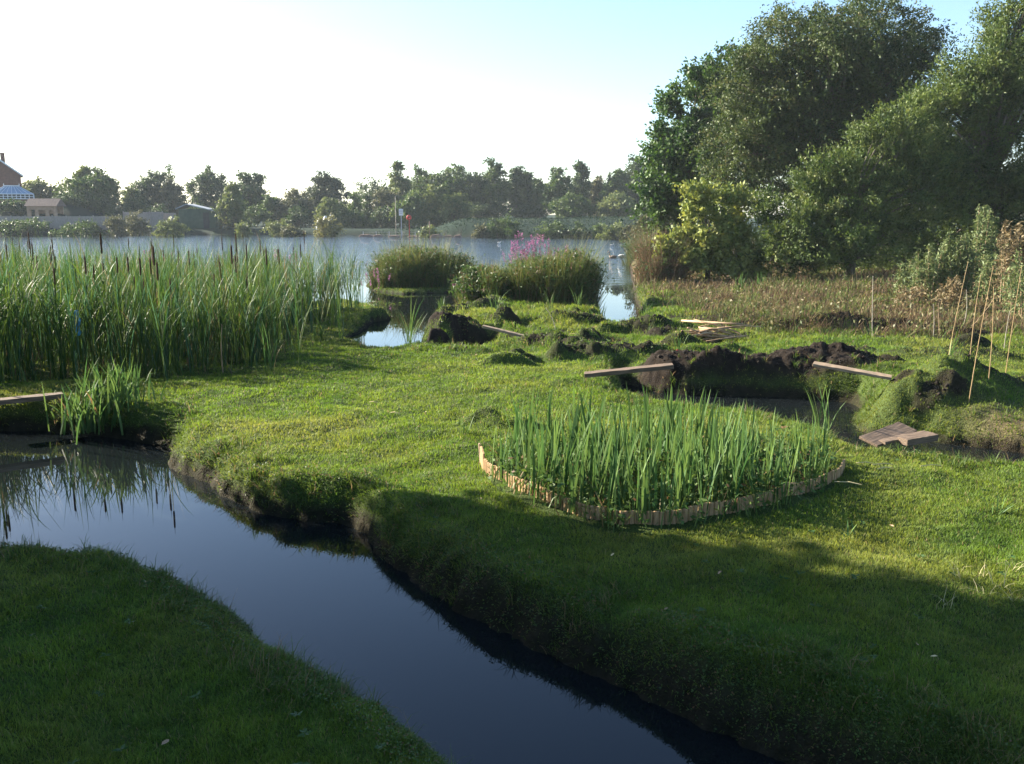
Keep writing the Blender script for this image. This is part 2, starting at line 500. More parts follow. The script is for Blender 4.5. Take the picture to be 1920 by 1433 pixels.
XS = axis(-420, 420, -6.5, 7.0, .034, 1.035)
YS = axis(-60, 440, 3.6, 14.5, .034, 1.012)
XX, YY = np.meshgrid(XS, YS)
ZZ, DD, MM, RR = terrain(XX.ravel(), YY.ravel())
nx, ny = len(XS), len(YS)
i = np.arange(nx * ny).reshape(ny, nx)
Fg = np.stack([i[:-1, :-1], i[:-1, 1:], i[1:, 1:], i[1:, :-1]], -1).reshape(-1, 4)
me = new_mesh('ground', np.stack([XX.ravel(), YY.ravel(), ZZ], 1), Fg, M['ground'], smooth=True)
at_ = me.attributes.new('cover', 'FLOAT_COLOR', 'POINT')
c4 = np.ones((nx * ny, 4), np.float32); c4[:, 0] = MM; c4[:, 1] = RR; c4[:, 2] = sstep(60, 100, YY.ravel())
at_.data.foreach_set('color', c4.ravel())
tag(link('ground', me), kind='structure')
ZG, DG, MG, RG = [q.reshape(ny, nx) for q in (ZZ, DD, MM, RR)]


def look(A, x, y):
    x = np.clip(np.asarray(x, float), XS[0], XS[-1] - 1e-6); y = np.clip(np.asarray(y, float), YS[0], YS[-1] - 1e-6)
    ix = np.searchsorted(XS, x, 'right') - 1; iy = np.searchsorted(YS, y, 'right') - 1
    ix = np.clip(ix, 0, nx - 2); iy = np.clip(iy, 0, ny - 2)
    fx = (x - XS[ix]) / (XS[ix + 1] - XS[ix]); fy = (y - YS[iy]) / (YS[iy + 1] - YS[iy])
    return (A[iy, ix] * (1 - fx) + A[iy, ix + 1] * fx) * (1 - fy) + (A[iy + 1, ix] * (1 - fx) + A[iy + 1, ix + 1] * fx) * fy


def hz(x, y):
    return float(look(ZG, np.array([x]), np.array([y]))[0])


wq = Geo(); wq.add([(-419, -59, 0), (419, -59, 0), (419, 439, 0), (-419, 439, 0)], [(0, 1, 2, 3)])
tag(wq.build('water', M['water']), kind='structure')


def reject(poly, x, y):
    return sdf(poly, x, y) > 0


# ------------------------------------------------------------------ lawn grass
rng = np.random.default_rng(7)
GREEN_A, GREEN_B, GREEN_C = (.135, .205, .030), (.070, .140, .026), (.20, .22, .050)


def lawn(n, r0, r1, half, seed):
    rng = np.random.default_rng(seed)
    r = np.exp(rng.uniform(math.log(r0), math.log(r1), n)); th = rng.uniform(-half, half, n)
    x, y = r * np.sin(th), r * np.cos(th)
    d, mud, dry = look(DG, x, y), look(MG, x, y), look(RG, x, y)
    k = (d > .015) & (rng.random(n) > mud * 1.05 - .04) & (rng.random(n) > dry * .75)
    k &= ~((sdf(BED, x, y) < 0) & (rng.random(n) < .5))
    k &= reject(IRIS, x, y)
    x, y, r, d, mud = x[k], y[k], r[k], d[k], mud[k]
    z = look(ZG, x, y)
    n = len(x)
    cl = fbm(x * 3.1, y * 3.1, 51); pt = fbm(x * .8, y * .8, 52); cl2 = fbm(x * 11, y * 11, 53, 2)
    Lb = (.021 + .011 * cl + .018 * cl2 * cl2) * rng.uniform(.6, 1.35, n) * (.88 + .020 * r)
    rim = np.clip(1 - d / .35, 0, 1)
    Lb *= 1 + 1.0 * rim + .9 * sstep(14.5, 18, y) * sstep(-2.5, -1, x)
    # blades at the edge hang out over the water
    e = .04
    gx = look(DG, x + e, y) - look(DG, x - e, y); gy = look(DG, x, y + e) - look(DG, x, y - e)
    az = rng.uniform(-math.pi, math.pi, n)
    clump = (vnoise(x * 5, y * 5, 55) * 4 * math.pi)
    az = np.where(rng.random(n) < .45, clump + rng.normal(0, .5, n), az)
    outw = np.arctan2(-gy, -gx)
    az = np.where(rng.random(n) < rim * .8, outw + rng.normal(0, .5, n), az)
    lean = np.abs(rng.normal(.25, .3, n)) + rim * .3
    bend = np.abs(rng.normal(.45, .35, n)) + rim * .7
    t = np.clip(cl * 1.4 - .25 + rng.normal(0, .16, n), 0, 1)
    c = mixcol(GREEN_B, GREEN_A, t)
    y2 = np.clip((pt - .42) * 2.6 + rng.normal(0, .2, n), 0, 1) * .8
    c = c * (1 - y2[:, None]) + np.array(GREEN_C) * y2[:, None]
    dead = rng.random(n) < .035
    c[dead] = (.26, .21, .10)
    c *= (rng.uniform(.82, 1.14, n) * (.72 + .5 * fbm(x * 4.5, y * 4.5, 57)))[:, None]
    w = .00060 * r * rng.uniform(.7, 1.3, n) + .0008
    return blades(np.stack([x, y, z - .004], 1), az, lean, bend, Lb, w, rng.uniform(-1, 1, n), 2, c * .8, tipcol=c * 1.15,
                  prof=np.array([1, .75, .1]))


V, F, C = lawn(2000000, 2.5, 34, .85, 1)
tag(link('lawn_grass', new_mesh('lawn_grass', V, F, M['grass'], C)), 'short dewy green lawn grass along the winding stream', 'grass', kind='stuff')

# longer tufts, at the banks and scattered over the lawn
def tufts(n, seed):
    rng = np.random.default_rng(seed)
    r = np.exp(rng.uniform(math.log(3), math.log(34), n)); th = rng.uniform(-.64, .64, n)
    x, y = r * np.sin(th), r * np.cos(th)
    d, mud = look(DG, x, y), look(MG, x, y)
    k = (d > .0) & (d < .55 + 3 * sstep(15, 18, y) * (x > -2)) & (fbm(x * 2.3, y * 2.3, 61) > .42) & reject(IRIS, x, y)
    k &= rng.random(n) > .55 * mud
    x, y, r = x[k], y[k], r[k]
    m_ = 10
    X = np.repeat(x, m_) + rng.normal(0, .018, len(x) * m_); Y = np.repeat(y, m_) + rng.normal(0, .018, len(x) * m_)
    R = np.repeat(r, m_); n = len(X)
    d = look(DG, X, Y); k = d > -.02
    X, Y, R = X[k], Y[k], R[k]; n = len(X)
    sz = np.repeat(rng.uniform(.5, 1.4, len(x)), m_)[k]
    e = .05
    gx = look(DG, X + e, Y) - look(DG, X - e, Y); gy = look(DG, X, Y + e) - look(DG, X, Y - e)
    az = np.where(rng.random(n) < .55, np.arctan2(-gy, -gx) + rng.normal(0, .8, n), rng.uniform(-3.14, 3.14, n))
    c = mixcol((.035, .075, .018), (.10, .15, .03), rng.random(n))
    dead = rng.random(n) < .15
    c[dead] = (.20, .15, .08)
    return blades(np.stack([X, Y, look(ZG, X, Y) - .01], 1), az, np.abs(rng.normal(.35, .3, n)), np.abs(rng.normal(.9, .5, n)),
                  rng.uniform(.06, .15, n) * sz, .0006 * R + .0016, rng.uniform(-1, 1, n), 3, c * .8, tipcol=c * 1.2)


V, F, C = tufts(26000, 2)
tag(link('bank_grass', new_mesh('bank_grass', V, F, M['grass'], C)), 'longer grass tufts hanging over the stream banks', 'grass', kind='stuff')

# small broad leaves creeping on the shaded bank face and over the rough ground
def creeping(n, seed):
    rng = np.random.default_rng(seed)
    r = np.exp(rng.uniform(math.log(3), math.log(30), n)); th = rng.uniform(-.62, .62, n)
    x, y = r * np.sin(th), r * np.cos(th)
    d = look(DG, x, y)
    k = (d > .02) & (((d < .40) & (y < 9.8) & (fbm(x * 1.9, y * 1.9, 71) > .40)) | ((y > 15) & (x > -2) & (fbm(x * 1.5, y * 1.5, 72) > .55)))
    x, y, r = x[k], y[k], r[k]
    m_ = 7
    X = np.repeat(x, m_) + rng.normal(0, .03, len(x) * m_); Y = np.repeat(y, m_) + rng.normal(0, .03, len(x) * m_); R = np.repeat(r, m_)
    n = len(X)
    Z = look(ZG, X, Y) + rng.uniform(.0, .05, n)
    a = np.stack([rng.normal(size=n), rng.normal(size=n), rng.normal(.1, .35, n)], 1)
    c = mixcol((.03, .07, .02), (.09, .13, .035), rng.random(n)); c[rng.random(n) < .12] = (.14, .09, .045)
    l = .009 + .0015 * R * rng.uniform(.6, 1.3, n)
    return leaf_quads(np.stack([X, Y, Z], 1), a, l, l * .6, rng, c)


V, F, C = creeping(45000, 3)
_r = np.random.default_rng(77); ros = []
while len(ros) < 70:
    r_ = math.exp(_r.uniform(math.log(3.6), math.log(13))); t_ = _r.uniform(-.52, .52); q_ = np.array([r_ * math.sin(t_)]), np.array([r_ * math.cos(t_)])
    if look(DG, *q_)[0] > .3 and sdf(IRIS, *q_)[0] > .15: ros.append((q_[0][0], q_[1][0]))
RP = np.repeat(np.array(ros), 11, 0); n_ = len(RP); a_ = _r.uniform(0, 6.28, n_); L_ = _r.uniform(.018, .042, n_)
RP = RP + np.column_stack([np.cos(a_), np.sin(a_)]) * (L_ * .55)[:, None]
RQ = leaf_quads(np.column_stack([RP, look(ZG, RP[:, 0], RP[:, 1]) + .035 + .01 * _r.random(n_)]), np.column_stack([np.cos(a_), np.sin(a_), _r.uniform(-.1, .35, n_)]), L_, L_ * .42, _r,
                mixcol((.030, .075, .020), (.060, .105, .028), _r.random(n_)), np.tile((0, 0, 1.6), (n_, 1)))
V, F, C = join((V, F, C), RQ)
tag(link('undergrowth', new_mesh('undergrowth', V, F, M['leaf'], C)), 'small creeping leaves on the bank faces', 'undergrowth', kind='stuff')

# clods of dug earth
def clods(n, seed):
    rng = np.random.default_rng(seed)
    r = np.exp(rng.uniform(math.log(3.5), math.log(30), n)); th = rng.uniform(-.60, .60, n)
    x, y = r * np.sin(th), r * np.cos(th)
    d, mud = look(DG, x, y), look(MG, x, y)
    k = (d > .12) & (mud > .35) & (rng.random(n) < mud) & (y > 9.2) & ((x > 1) | (y > 15))
    x, y = x[k], y[k]; n = len(x)
    z = look(ZG, x, y)
    base = np.array([(1, 0, 0), (-1, 0, 0), (0, 1, 0), (0, -1, 0), (0, 0, 1), (0, 0, -1)], float)
    tri = np.array([(0, 2, 4), (2, 1, 4), (1, 3, 4), (3, 0, 4), (2, 0, 5), (1, 2, 5), (3, 1, 5), (0, 3, 5)])
    s = rng.uniform(.008, .026, n) * (1 + .6 * (rng.random(n) < .08))
    V = base[None] * rng.uniform(.6, 1.2, (n, 6, 3)) * s[:, None, None]
    a = rng.uniform(0, 6.28, n); ca, sa = np.cos(a)[:, None], np.sin(a)[:, None]
    V = np.stack([V[..., 0] * ca - V[..., 1] * sa, V[..., 0] * sa + V[..., 1] * ca, V[..., 2] * .8], 2)
    V += np.stack([x, y, z + s * .3], 1)[:, None, :]
    F = (np.arange(n)[:, None, None] * 6 + tri[None]).reshape(-1, 3)
    return V.reshape(-1, 3), F


M['mud'] = plain('dug_earth', (.007, .005, .004), (.028, .020, .015), 14, .95, .5)
V, F = clods(60000, 4)
tag(link('dirt_clods', new_mesh('dirt_clods', V, F, M['mud'], smooth=True)), 'crumbly dark clods of dug earth on the ditch banks', 'dirt', kind='stuff')

# ------------------------------------------------------------------ cattail bed
def inside_pts(poly, n, rng):
    P = np.array(poly); lo, hi = P.min(0), P.max(0)
    out = np.zeros((0, 2))
    while len(out) < n:
        q = rng.uniform(lo, hi, (n * 3, 2))
        out = np.concatenate([out, q[sdf(poly, q[:, 0], q[:, 1]) < 0]])
    return out[:n]


SWORD = np.array([.75, 1, 1, .92, .62, .07])


def cattail_arrays(P, rng, scale, nl=9, seg=5, lod=1.0):
    """P (n,3) plant bases"""
    n = len(P)
    X = np.repeat(P, nl, 0); n2 = n * nl
    s = np.repeat(scale, nl)
    X = X + np.concatenate([rng.normal(0, .022, (n2, 2)), np.zeros((n2, 1))], 1)
    fan = np.repeat(rng.uniform(0, 6.28, n), nl)
    az = fan + np.where(rng.random(n2) < .5, 0, math.pi) + rng.normal(0, .55, n2)
    lean = np.abs(rng.normal(.07, .08, n2)); bend = np.abs(rng.normal(.20, .20, n2))
    fl = rng.random(n2) < .08
    bend[fl] += rng.uniform(.5, 1.2, fl.sum())
    L = rng.uniform(.95, 1.78, n2) * s
    upper = rng.random(n2) < .5                       # leaves that leave the stem higher up and stand off from it
    X[upper, 2] += rng.uniform(.35, 1.05, upper.sum()) * s[upper]
    L[upper] = rng.uniform(.40, .85, upper.sum()) * s[upper]
    lean[upper] = np.abs(rng.normal(.22, .18, upper.sum())); bend[upper] = np.abs(rng.normal(.40, .35, upper.sum()))
    c = mixcol((.028, .070, .019), (.098, .152, .034), np.clip(rng.normal(.45, .35, n2), 0, 1))
    bl = rng.random(n2) < .25
    c[bl] = np.array((.055, .115, .065)) * rng.uniform(.8, 1.3, (bl.sum(), 1))
    de = rng.random(n2) < .07
    c[de] = np.array((.22, .17, .08)) * rng.uniform(.6, 1.1, (de.sum(), 1))
    tip = c * 1.1 + np.array((.008, .005, 0))
    return blades(X, az, lean, bend, L, rng.uniform(.0105, .0175, n2) * lod, rng.uniform(-.9, .9, n2), seg, c * .75, SWORD if seg == 5 else None, tip)


rng = np.random.default_rng(21)
lo_, hi_ = np.array(BED).min(0) - 1, np.array(BED).max(0) + .6
pts = rng.uniform(lo_, hi_, (9000, 2))
edge_ = sdf(BED, pts[:, 0], pts[:, 1]) + (fbm(pts[:, 0] * 1.6, pts[:, 1] * 1.6, 83) - .5) * 1.3
pts = pts[(edge_ < 0) | ((edge_ < .9) & (rng.random(9000) < .10))]
pts = pts[(look(DG, pts[:, 0], pts[:, 1]) > -.3)][:2100]
# thin, ragged front edge and a taller stand at the far left
pts = pts[np.argsort(pts[:, 1] - .12 * pts[:, 0])]
front, rest = pts[:300], pts[300:]
cat_var = []
for k in range(10):
    v, f, c = cattail_arrays(np.zeros((1, 3)), rng, np.array([1.0]), nl=int(rng.integers(11, 15)))
    cat_var.append(new_mesh('cattail', v, f, M['blade'], c))
g = Geo(); g.tube([(0, 0, .0), (.01, 0, .8), (.0, .01, 1.51)], [.006, .005, .004], 5); stem_me = None
gh = Geo(); gh.tube([(0, .01, 1.49), (0, .01, 1.51), (0, .01, 1.62), (0, .01, 1.73), (0, .01, 1.75), (0, .01, 1.76), (0, .01, 1.86)],
                    [.005, .013, .0145, .0135, .010, .003, .001], 8)
cl_label = 'tall green cattail with narrow upright leaves at the front edge of the cattail bed'
heads = 0
stem_o = head_o = None
for k, (x, y) in enumerate(front):
    o = link('cattail', cat_var[k % 10], None, (x, y, hz(x, y) - .02))
    s = rng.uniform(.82, 1.16) * (.88 if y < 13.0 else 1) * (1.12 if x < -6.3 else 1.0)
    o.scale = (s, s, s); o.rotation_euler[2] = rng.uniform(0, 6.28)
    tag(o, cl_label, 'cattail', 'cattails along the front of the bed')
    if rng.random() < .15:
        if stem_o is None:
            stem_o = g.build('stem', M['stem'], o); head_o = gh.build('seed_head', M['head'], o, smooth=True)
        else:
            for q in (stem_o, head_o):
                w = q.copy(); COL.objects.link(w); w.parent = o
P = np.column_stack([rest, look(ZG, rest[:, 0], rest[:, 1]) - .02])
sc_ = rng.uniform(.88, 1.15, len(P)) * (1.06 + .30 * (fbm(P[:, 0] * .6, P[:, 1] * .6, 81) - .5))
A = cattail_arrays(P, rng, sc_, nl=12, seg=4, lod=1.1)
tag(link('cattail_reeds', new_mesh('cattail_reeds', *A[:2], M['blade'], A[2])), 'dense green cattail leaves filling the bed back to the lake', 'reeds', kind='stuff')
g = Geo()
for k in range(0, len(P), 28):
    s = sc_[k] * rng.uniform(.95, 1.12); x, y, z = P[k]
    lx, ly = rng.normal(0, .05, 2)
    g.tube([(x, y, z), (x + lx, y + ly, z + 1.33 * s)], .005, 4)
    g.tube([(x + lx, y + ly, z + 1.33 * s), (x + lx, y + ly, z + 1.35 * s), (x + lx, y + ly, z + 1.57 * s), (x + lx, y + ly, z + 1.59 * s), (x + lx, y + ly, z + 1.7 * s)],
           [.005, .012, .0125, .004, .001], 6)
tag(g.build('cattail_stems', M['head'], smooth=True), 'brown cattail stems and seed heads deep in the bed', 'reeds', kind='stuff')
# low green growth under and before the cattails
q = inside_pts(BED, 9000, rng)
q = q[(q[:, 1] < 17)]
n = len(q)
c = mixcol((.04, .09, .025), (.10, .15, .04), rng.random(n)); c[rng.random(n) < .2] = (.15, .11, .06)
A = blades(np.column_stack([q, look(ZG, q[:, 0], q[:, 1])]), rng.uniform(0, 6.28, n), np.abs(rng.normal(.2, .2, n)), np.abs(rng.normal(.6, .4, n)),
           rng.uniform(.15, .55, n), rng.uniform(.008, .02, n), rng.uniform(-1, 1, n), 3, c)
tag(link('bed_undergrowth', new_mesh('bed_undergrowth', *A[:2], M['blade'], A[2])), 'low green growth among the cattail stems', 'undergrowth', kind='stuff')


# ------------------------------------------------------------------ clumps of sword leaves
def sword_fan(rng, nl, Lr, Wr, spread, lean, bend, cols, seg=5, dead=.025, foot=.03):
    az = rng.uniform(0, 6.28, nl)
    b = np.column_stack([rng.normal(0, foot, (nl, 2)), np.full(nl, -.015)])
    c = mixcol(cols[0], cols[1], rng.random(nl)); de = rng.random(nl) < dead
    c[de] = np.array((.24, .17, .08)) * .8
    bd = np.abs(rng.normal(bend, bend * .7, nl)); fl = rng.random(nl) < .05; bd[fl] += .9
    return blades(b, az, np.abs(rng.normal(lean, lean * .6, nl)), bd, rng.uniform(*Lr, nl), rng.uniform(*Wr, nl),
                  rng.uniform(-spread, spread, nl), seg, c * .85, SWORD if seg == 5 else None, c * 1.2)


IRIS_COL = ((.040, .095, .030), (.105, .165, .048))
iv = []
for k in range(9):
    A = sword_fan(rng, int(rng.integers(6, 10)), (.42, .80), (.017, .029), .9, .08, .13, IRIS_COL, foot=.045)
    iv.append(new_mesh('iris_plant', *A[:2], M['blade'], A[2]))
q = inside_pts(IRIS, 2500, rng)
keep = []
for p_ in q:
    if -sdf(IRIS, np.array([p_[0]]), np.array([p_[1]]))[0] > .09 and all((p_[0] - k[0]) ** 2 + (p_[1] - k[1]) ** 2 > .148 ** 2 for k in keep):
        keep.append(p_)
for k, (x, y) in enumerate(keep):
    o = link('iris_plant', iv[k % 9], None, (x, y, hz(x, y) + .04))
    s = rng.uniform(.66, .97) * (.85 if x < -.02 else 1) * (.72 if x > 2.15 else 1); o.scale = (s, s, s); o.rotation_euler[2] = rng.uniform(0, 6.28)
    tag(o, 'green sword-leaved iris growing in the bed edged with short log stakes', 'iris', 'irises inside the log-edged bed')
q = inside_pts(IRIS, 3800, rng); n = len(q)
z = look(ZG, q[:, 0], q[:, 1])
c = mixcol((.04, .09, .025), (.10, .15, .035), rng.random(n)); c[rng.random(n) < .07] = (.14, .085, .04)
A = leaf_quads(np.column_stack([q, z + .04 + rng.random(n) ** 1.5 * .26]), rng.normal(size=(n, 3)) * (1, 1, .5), rng.uniform(.025, .07, n), rng.uniform(.015, .04, n), rng, c)
n2 = 1900; q2 = q[:n2]
c2 = mixcol((.05, .11, .03), (.13, .17, .04), rng.random(n2)); c2[rng.random(n2) < .12] = (.24, .17, .08)
B = blades(np.column_stack([q2, z[:n2]]), rng.uniform(0, 6.28, n2), np.abs(rng.normal(.3, .2, n2)), np.abs(rng.normal(.8, .4, n2)), rng.uniform(.12, .42, n2),
           rng.uniform(.005, .012, n2), rng.uniform(-1, 1, n2), 3, c2)
A = join(A, B)
tag(link('weeds', new_mesh('weeds', *A[:2], M['leaf'], A[2])), 'low weeds and brown leaves among the irises', 'weeds', kind='stuff')

# log roll edging round the iris bed: wired half-round stakes standing side by side
EDGE = G([(903, 868), (908, 884), (930, 902), (965, 922), (1010, 944), (1065, 962), (1120, 976), (1170, 984), (1225, 988), (1280, 985), (1340, 977), (1400, 964),
          (1460, 948), (1520, 926), (1566, 905), (1580, 885)], .30)
E = np.array(EDGE); sl_ = np.r_[0, np.cumsum(np.hypot(*np.diff(E, axis=0).T))]
g = Geo(); gend = Geo(); s = 0.0; first = True; wpts = []
while s < sl_[-1]:
    w = rng.uniform(.040, .052)
    x, y = np.interp(s + w / 2, sl_, E[:, 0]), np.interp(s + w / 2, sl_, E[:, 1])
    x2, y2 = np.interp(s + w, sl_, E[:, 0]), np.interp(s + w, sl_, E[:, 1])
    a = math.atan2(y2 - y, x2 - x)
    z0 = hz(x, y); f = s / sl_[-1]
    h = (.175 if f < .06 else .125 - .02 * math.sin(f * 3.1)) + rng.normal(0, .0025) - .035 * max(0, f - .75) * 4
    na = 7; ang = np.linspace(0, math.pi, na); r = w / 2 * .97
    prof = [(math.cos(t) * r, -math.sin(t) * r * .8, 0) for t in ang]
    tilt = rng.normal(0, .008)
    ca, sa = math.cos(a), math.sin(a)
    lo = np.array([(px_ * ca - py_ * sa, px_ * sa + py_ * ca, 0) for px_, py_, _ in prof])
    gg = gend if first else g
    base_, top = np.array([x, y, z0 - .05]), np.array([x + tilt * ca * h, y + tilt * sa * h, z0 + h])
    if first:
        top += np.array([-.015, .0, .02])
    V = np.concatenate([lo + base_, lo + top - (0, 0, .006), lo * .86 + top])
    Fq = [(i_, i_ + 1, na + i_ + 1, na + i_) for i_ in range(na - 1)] + [(na + i_, na + i_ + 1, 2 * na + i_ + 1, 2 * na + i_) for i_ in range(na - 1)]
    Fq += [(na - 1, 0, na, 2 * na - 1), (2 * na - 1, na, 2 * na, 3 * na - 1), tuple(range(2 * na, 3 * na))]
    gg.add(V, Fq)
    wpts.append((x + .03 * sa, y - .03 * ca, z0 + h * .55))
    s += w * 1.01; first = False
ed = thing('log_edging', (0, 0, 0), 'curved border of short brown log stakes holding the iris bed', 'log edging')
g.build('stakes', M['stake'], ed); e_ = gend.build('end_stake', M['plank_pale'], ed); e_['label'] = 'sunlit pale end stake'

# marginal plants standing on their own: pixel of foot, foot height, size, leaves, label
SEDGE = [
    ((767, 672), .05, (.55, 1.05), (.014, .022), 16, .14, 'tall lone reed with spreading leaves in the narrow water inlet beside the lawn'),
    ((170, 778), .25, (.36, .66), (.018, .028), 150, .17, 'dense sword-leaved clump on the shaded pond bank before the cattails'),
    ((222, 772), .25, (.36, .66), (.018, .028), 120, .19, 'smaller sword-leaved clump on the right end of the shaded pond bank'),
    ((1210, 596), .30, (.35, .60), (.012, .02), 10, .2, 'small sedge tuft beside the channel where it meets the rough ground'),
    ((1125, 590), .30, (.40, .75), (.012, .02), 9, .2, 'wispy sedge at the tip of the muddy island by the channel'),
    ((1085, 578), .35, (.35, .7), (.012, .02), 12, .2, 'upright sedge on the muddy island before the dark marsh clump'),
    ((1030, 580), .35, (.35, .7), (.012, .02), 10, .2, 'thin green sedge on the grass below the purple flowers'),
    ((930, 600), .35, (.35, .7), (.012, .02), 12, .2, 'green sedge standing behind the mud mound on the island'),
    ((825, 590), .15, (.30, .55), (.012, .02), 14, .25, 'spiky sedge at the waterside edge of the muddy island'),
    ((1385, 540), .45, (.45, .75), (.018, .03), 18, .2, 'blue-green flag leaves under the yellow-green shrub'),
    ((1425, 538), .45, (.40, .70), (.018, .03), 16, .2, 'blue-green flag leaves at the foot of the spreading willow shrub'),
    ((1200, 690), .40, (.25, .45), (.012, .02), 10, .25, 'small tuft of sword leaves behind the narrow plank bridge'),
    ((1270, 668), .40, (.3, .5), (.012, .02), 9, .25, 'green tuft beside the small red plant'),
    ((1640, 622), .45, (.3, .5), (.012, .02), 10, .35, 'pale arching tuft at the foot of the lone grey stake'),
    ((1780, 716), .45, (.35, .6), (.012, .02), 14, .5, 'arching pale sedge behind the grassy mound'),
    ((1480, 668), .45, (.25, .45), (.010, .018), 16, .25, 'dark green tuft on the grass behind the wide ditch'),
    ((505, 700), .28, (.5, .9), (.012, .018), 10, .12, 'slender reed standing out from the front corner of the cattail bed'),
    ((592, 632), .28, (.3, .5), (.012, .018), 9, .2, 'small young reed on the grass spit by the cattail bed'),
    ((610, 775), .33, (.12, .24), (.006, .009), 7, .25, 'wisp of taller grass alone on the open lawn'),
    ((875, 800), .42, (.12, .25), (.008, .012), 12, .3, 'grass tuft on the small hump beside the iris bed'),
    ((1870, 960), .33, (.10, .22), (.007, .012), 14, .6, 'low weed rosette on the sunlit lawn near the shadow edge'),
    ((1600, 1008), .33, (.10, .2), (.012, .02), 12, .8, 'dark weed rosette on the lawn right of the log edging'),
    ((1545, 820), .33, (.4, .7), (.012, .02), 10, .15, 'thin sword leaves at the right back corner of the iris bed'),
]
for (u, v), z, Lr, Wr, nl, ln, lab in SEDGE:
    x, y = gp(u, v, z)
    A = sword_fan(rng, nl, Lr, Wr, .9, ln, .28, IRIS_COL, foot=.02 + .0018 * min(nl, 85))
    tag(link('sedge_clump', new_mesh('sedge_clump', *A[:2], M['blade'], A[2]), None, (x, y, hz(x, y))), lab, 'sedge')


# ------------------------------------------------------------------ marsh clumps on the islands
def marsh_clump(name, cx, cy, rx, ry, H, n, label, cols, seed, cat='marsh clump', flop=.35, tip=(.20, .20, .07), stalk=.2, leafy=1.0):
    rng = np.random.default_rng(seed)
    z0 = hz(cx, cy)
    # tussocks: each with its own height, hue and lean
    nt_ = max(8, int(26 * rx * ry * 1.4)); per = n // nt_
    ta = rng.uniform(0, 6.28, nt_); tr = np.sqrt(rng.random(nt_)) * .92
    tx, ty = tr * np.cos(ta) * rx, tr * np.sin(ta) * ry
    th = H * np.sqrt(np.maximum(.15, 1 - .75 * tr ** 2.6)) * rng.uniform(.48, 1.15, nt_)
    tl = rng.normal(0, .5, nt_); tm = np.clip(rng.normal(.45, .3, nt_), 0, 1)
    k = np.repeat(np.arange(nt_), per); m = len(k)
    x = tx[k] + rng.normal(0, .13, m); y = ty[k] + rng.normal(0, .13, m)
    z = look(ZG, cx + x, cy + y)
    hh = th[k] * rng.uniform(.45, 1.15, m) * (1 + .22 * (rng.random(m) < .05))
    az = np.where(rng.random(m) < .5, np.arctan2(ty[k] * rx, tx[k] * ry + 1e-9) + tl[k] + rng.normal(0, .7, m), rng.uniform(0, 6.28, m))
    c = mixcol(cols[0], cols[1], np.clip(tm[k] + rng.normal(0, .2, m), 0, 1))
    br = rng.random(m) < stalk
    c[br] = np.array((.15, .11, .06)) * rng.uniform(.5, 1.2, (br.sum(), 1))
    tp = c * .6 + np.array(tip) * .5
    root = thing(name, (cx, cy, z0), label, cat)
    A = blades(np.column_stack([x, y, z - z0]), az, np.abs(rng.normal(.08 + .22 * tr[k], .14, m)), np.abs(rng.normal(flop, .3, m)), hh * 1.1,
               rng.uniform(.008, .022, m) * (.6 + cy / 50), rng.uniform(-1, 1, m), 4, c * .75, None, tp)
    m_ = int((17000 if n > 3000 else 3000) * leafy)
    k = rng.integers(0, nt_, m_)
    f = rng.random(m_) ** .55
    lx, ly = tx[k] + rng.normal(0, .2, m_) * (.6 + .6 * f), ty[k] + rng.normal(0, .2, m_) * (.6 + .6 * f)
    lz = th[k] * f * .88 + rng.normal(0, .03, m_)
    cc = mixcol((.022, .055, .018), (.070, .115, .030), np.clip(tm[k] + rng.normal(0, .25, m_), 0, 1)); cc[rng.random(m_) < .10] = (.12, .08, .05)
    Bq = leaf_quads(np.column_stack([lx, ly, np.maximum(lz, .02)]), rng.normal(size=(m_, 3)) * (1, 1, 1.1), rng.uniform(.06, .15, m_), rng.uniform(.025, .05, m_), rng, cc)
    link('grass_blades', new_mesh('grass_blades', *A[:2], M['blade'], A[2]), root)
    link('leaves', new_mesh('leaves', *Bq[:2], M['leaf'], Bq[2]), root)
    return root


MC = ((.045, .085, .025), (.13, .165, .045))
p1 = gp(786, 545); marsh_clump('marsh_clump', p1[0], p1[1] + .55, 1.95, 1.0, 1.5, 8500, 'low broad grassy clump on its own island in the lake inlet', MC, 31)
marsh_clump('marsh_clump', 1.10, 25.5, 1.22, 1.2, 1.62, 10500, 'dark tall marsh clump with purple flowers between island and channel', MC, 32)
marsh_clump('marsh_clump', -.62, 25.9, .80, .9, 1.15, 4200, 'lighter grassy clump at the left flank of the dark marsh clump', ((.06, .10, .03), (.15, .16, .05)), 33)
p4 = gp(560, 520, .3); marsh_clump('marsh_clump', p4[0], 27.0, 1.9, .8, 1.55, 3500, 'tawny flowering stand at the lake edge behind the cattails', ((.08, .10, .04), (.17, .14, .07)), 34, tip=(.26, .16, .12), stalk=.45)
p5 = gp(690, 590, .0); marsh_clump('marsh_clump', p5[0] - .12, p5[1] + 3.0, .30, .35, 1.15, 420, 'thin reed stand in the water between cattails and grassy island', ((.04, .085, .03), (.09, .14, .04)), 35, stalk=.05)
p6 = gp(1222, 545, .2); marsh_clump('dry_reed_clump', p6[0] + .62, p6[1] + 1.9, .70, 1.5, 1.7, 4200, 'pinkish brown dry reed clump on the right bank of the channel', ((.10, .085, .045), (.17, .125, .075)), 36, 'reed clump', .15, (.17, .12, .08), .4, .25)
p7 = gp(1200, 500, .1); marsh_clump('reed_clump', p7[0] + .5, p7[1] + 3.5, .9, 2.2, 1.6, 1800, 'green reeds at the waterline behind the dry reed clump', ((.05, .09, .03), (.10, .13, .05)), 37, 'reed clump', .3, (.12, .13, .06), .2)


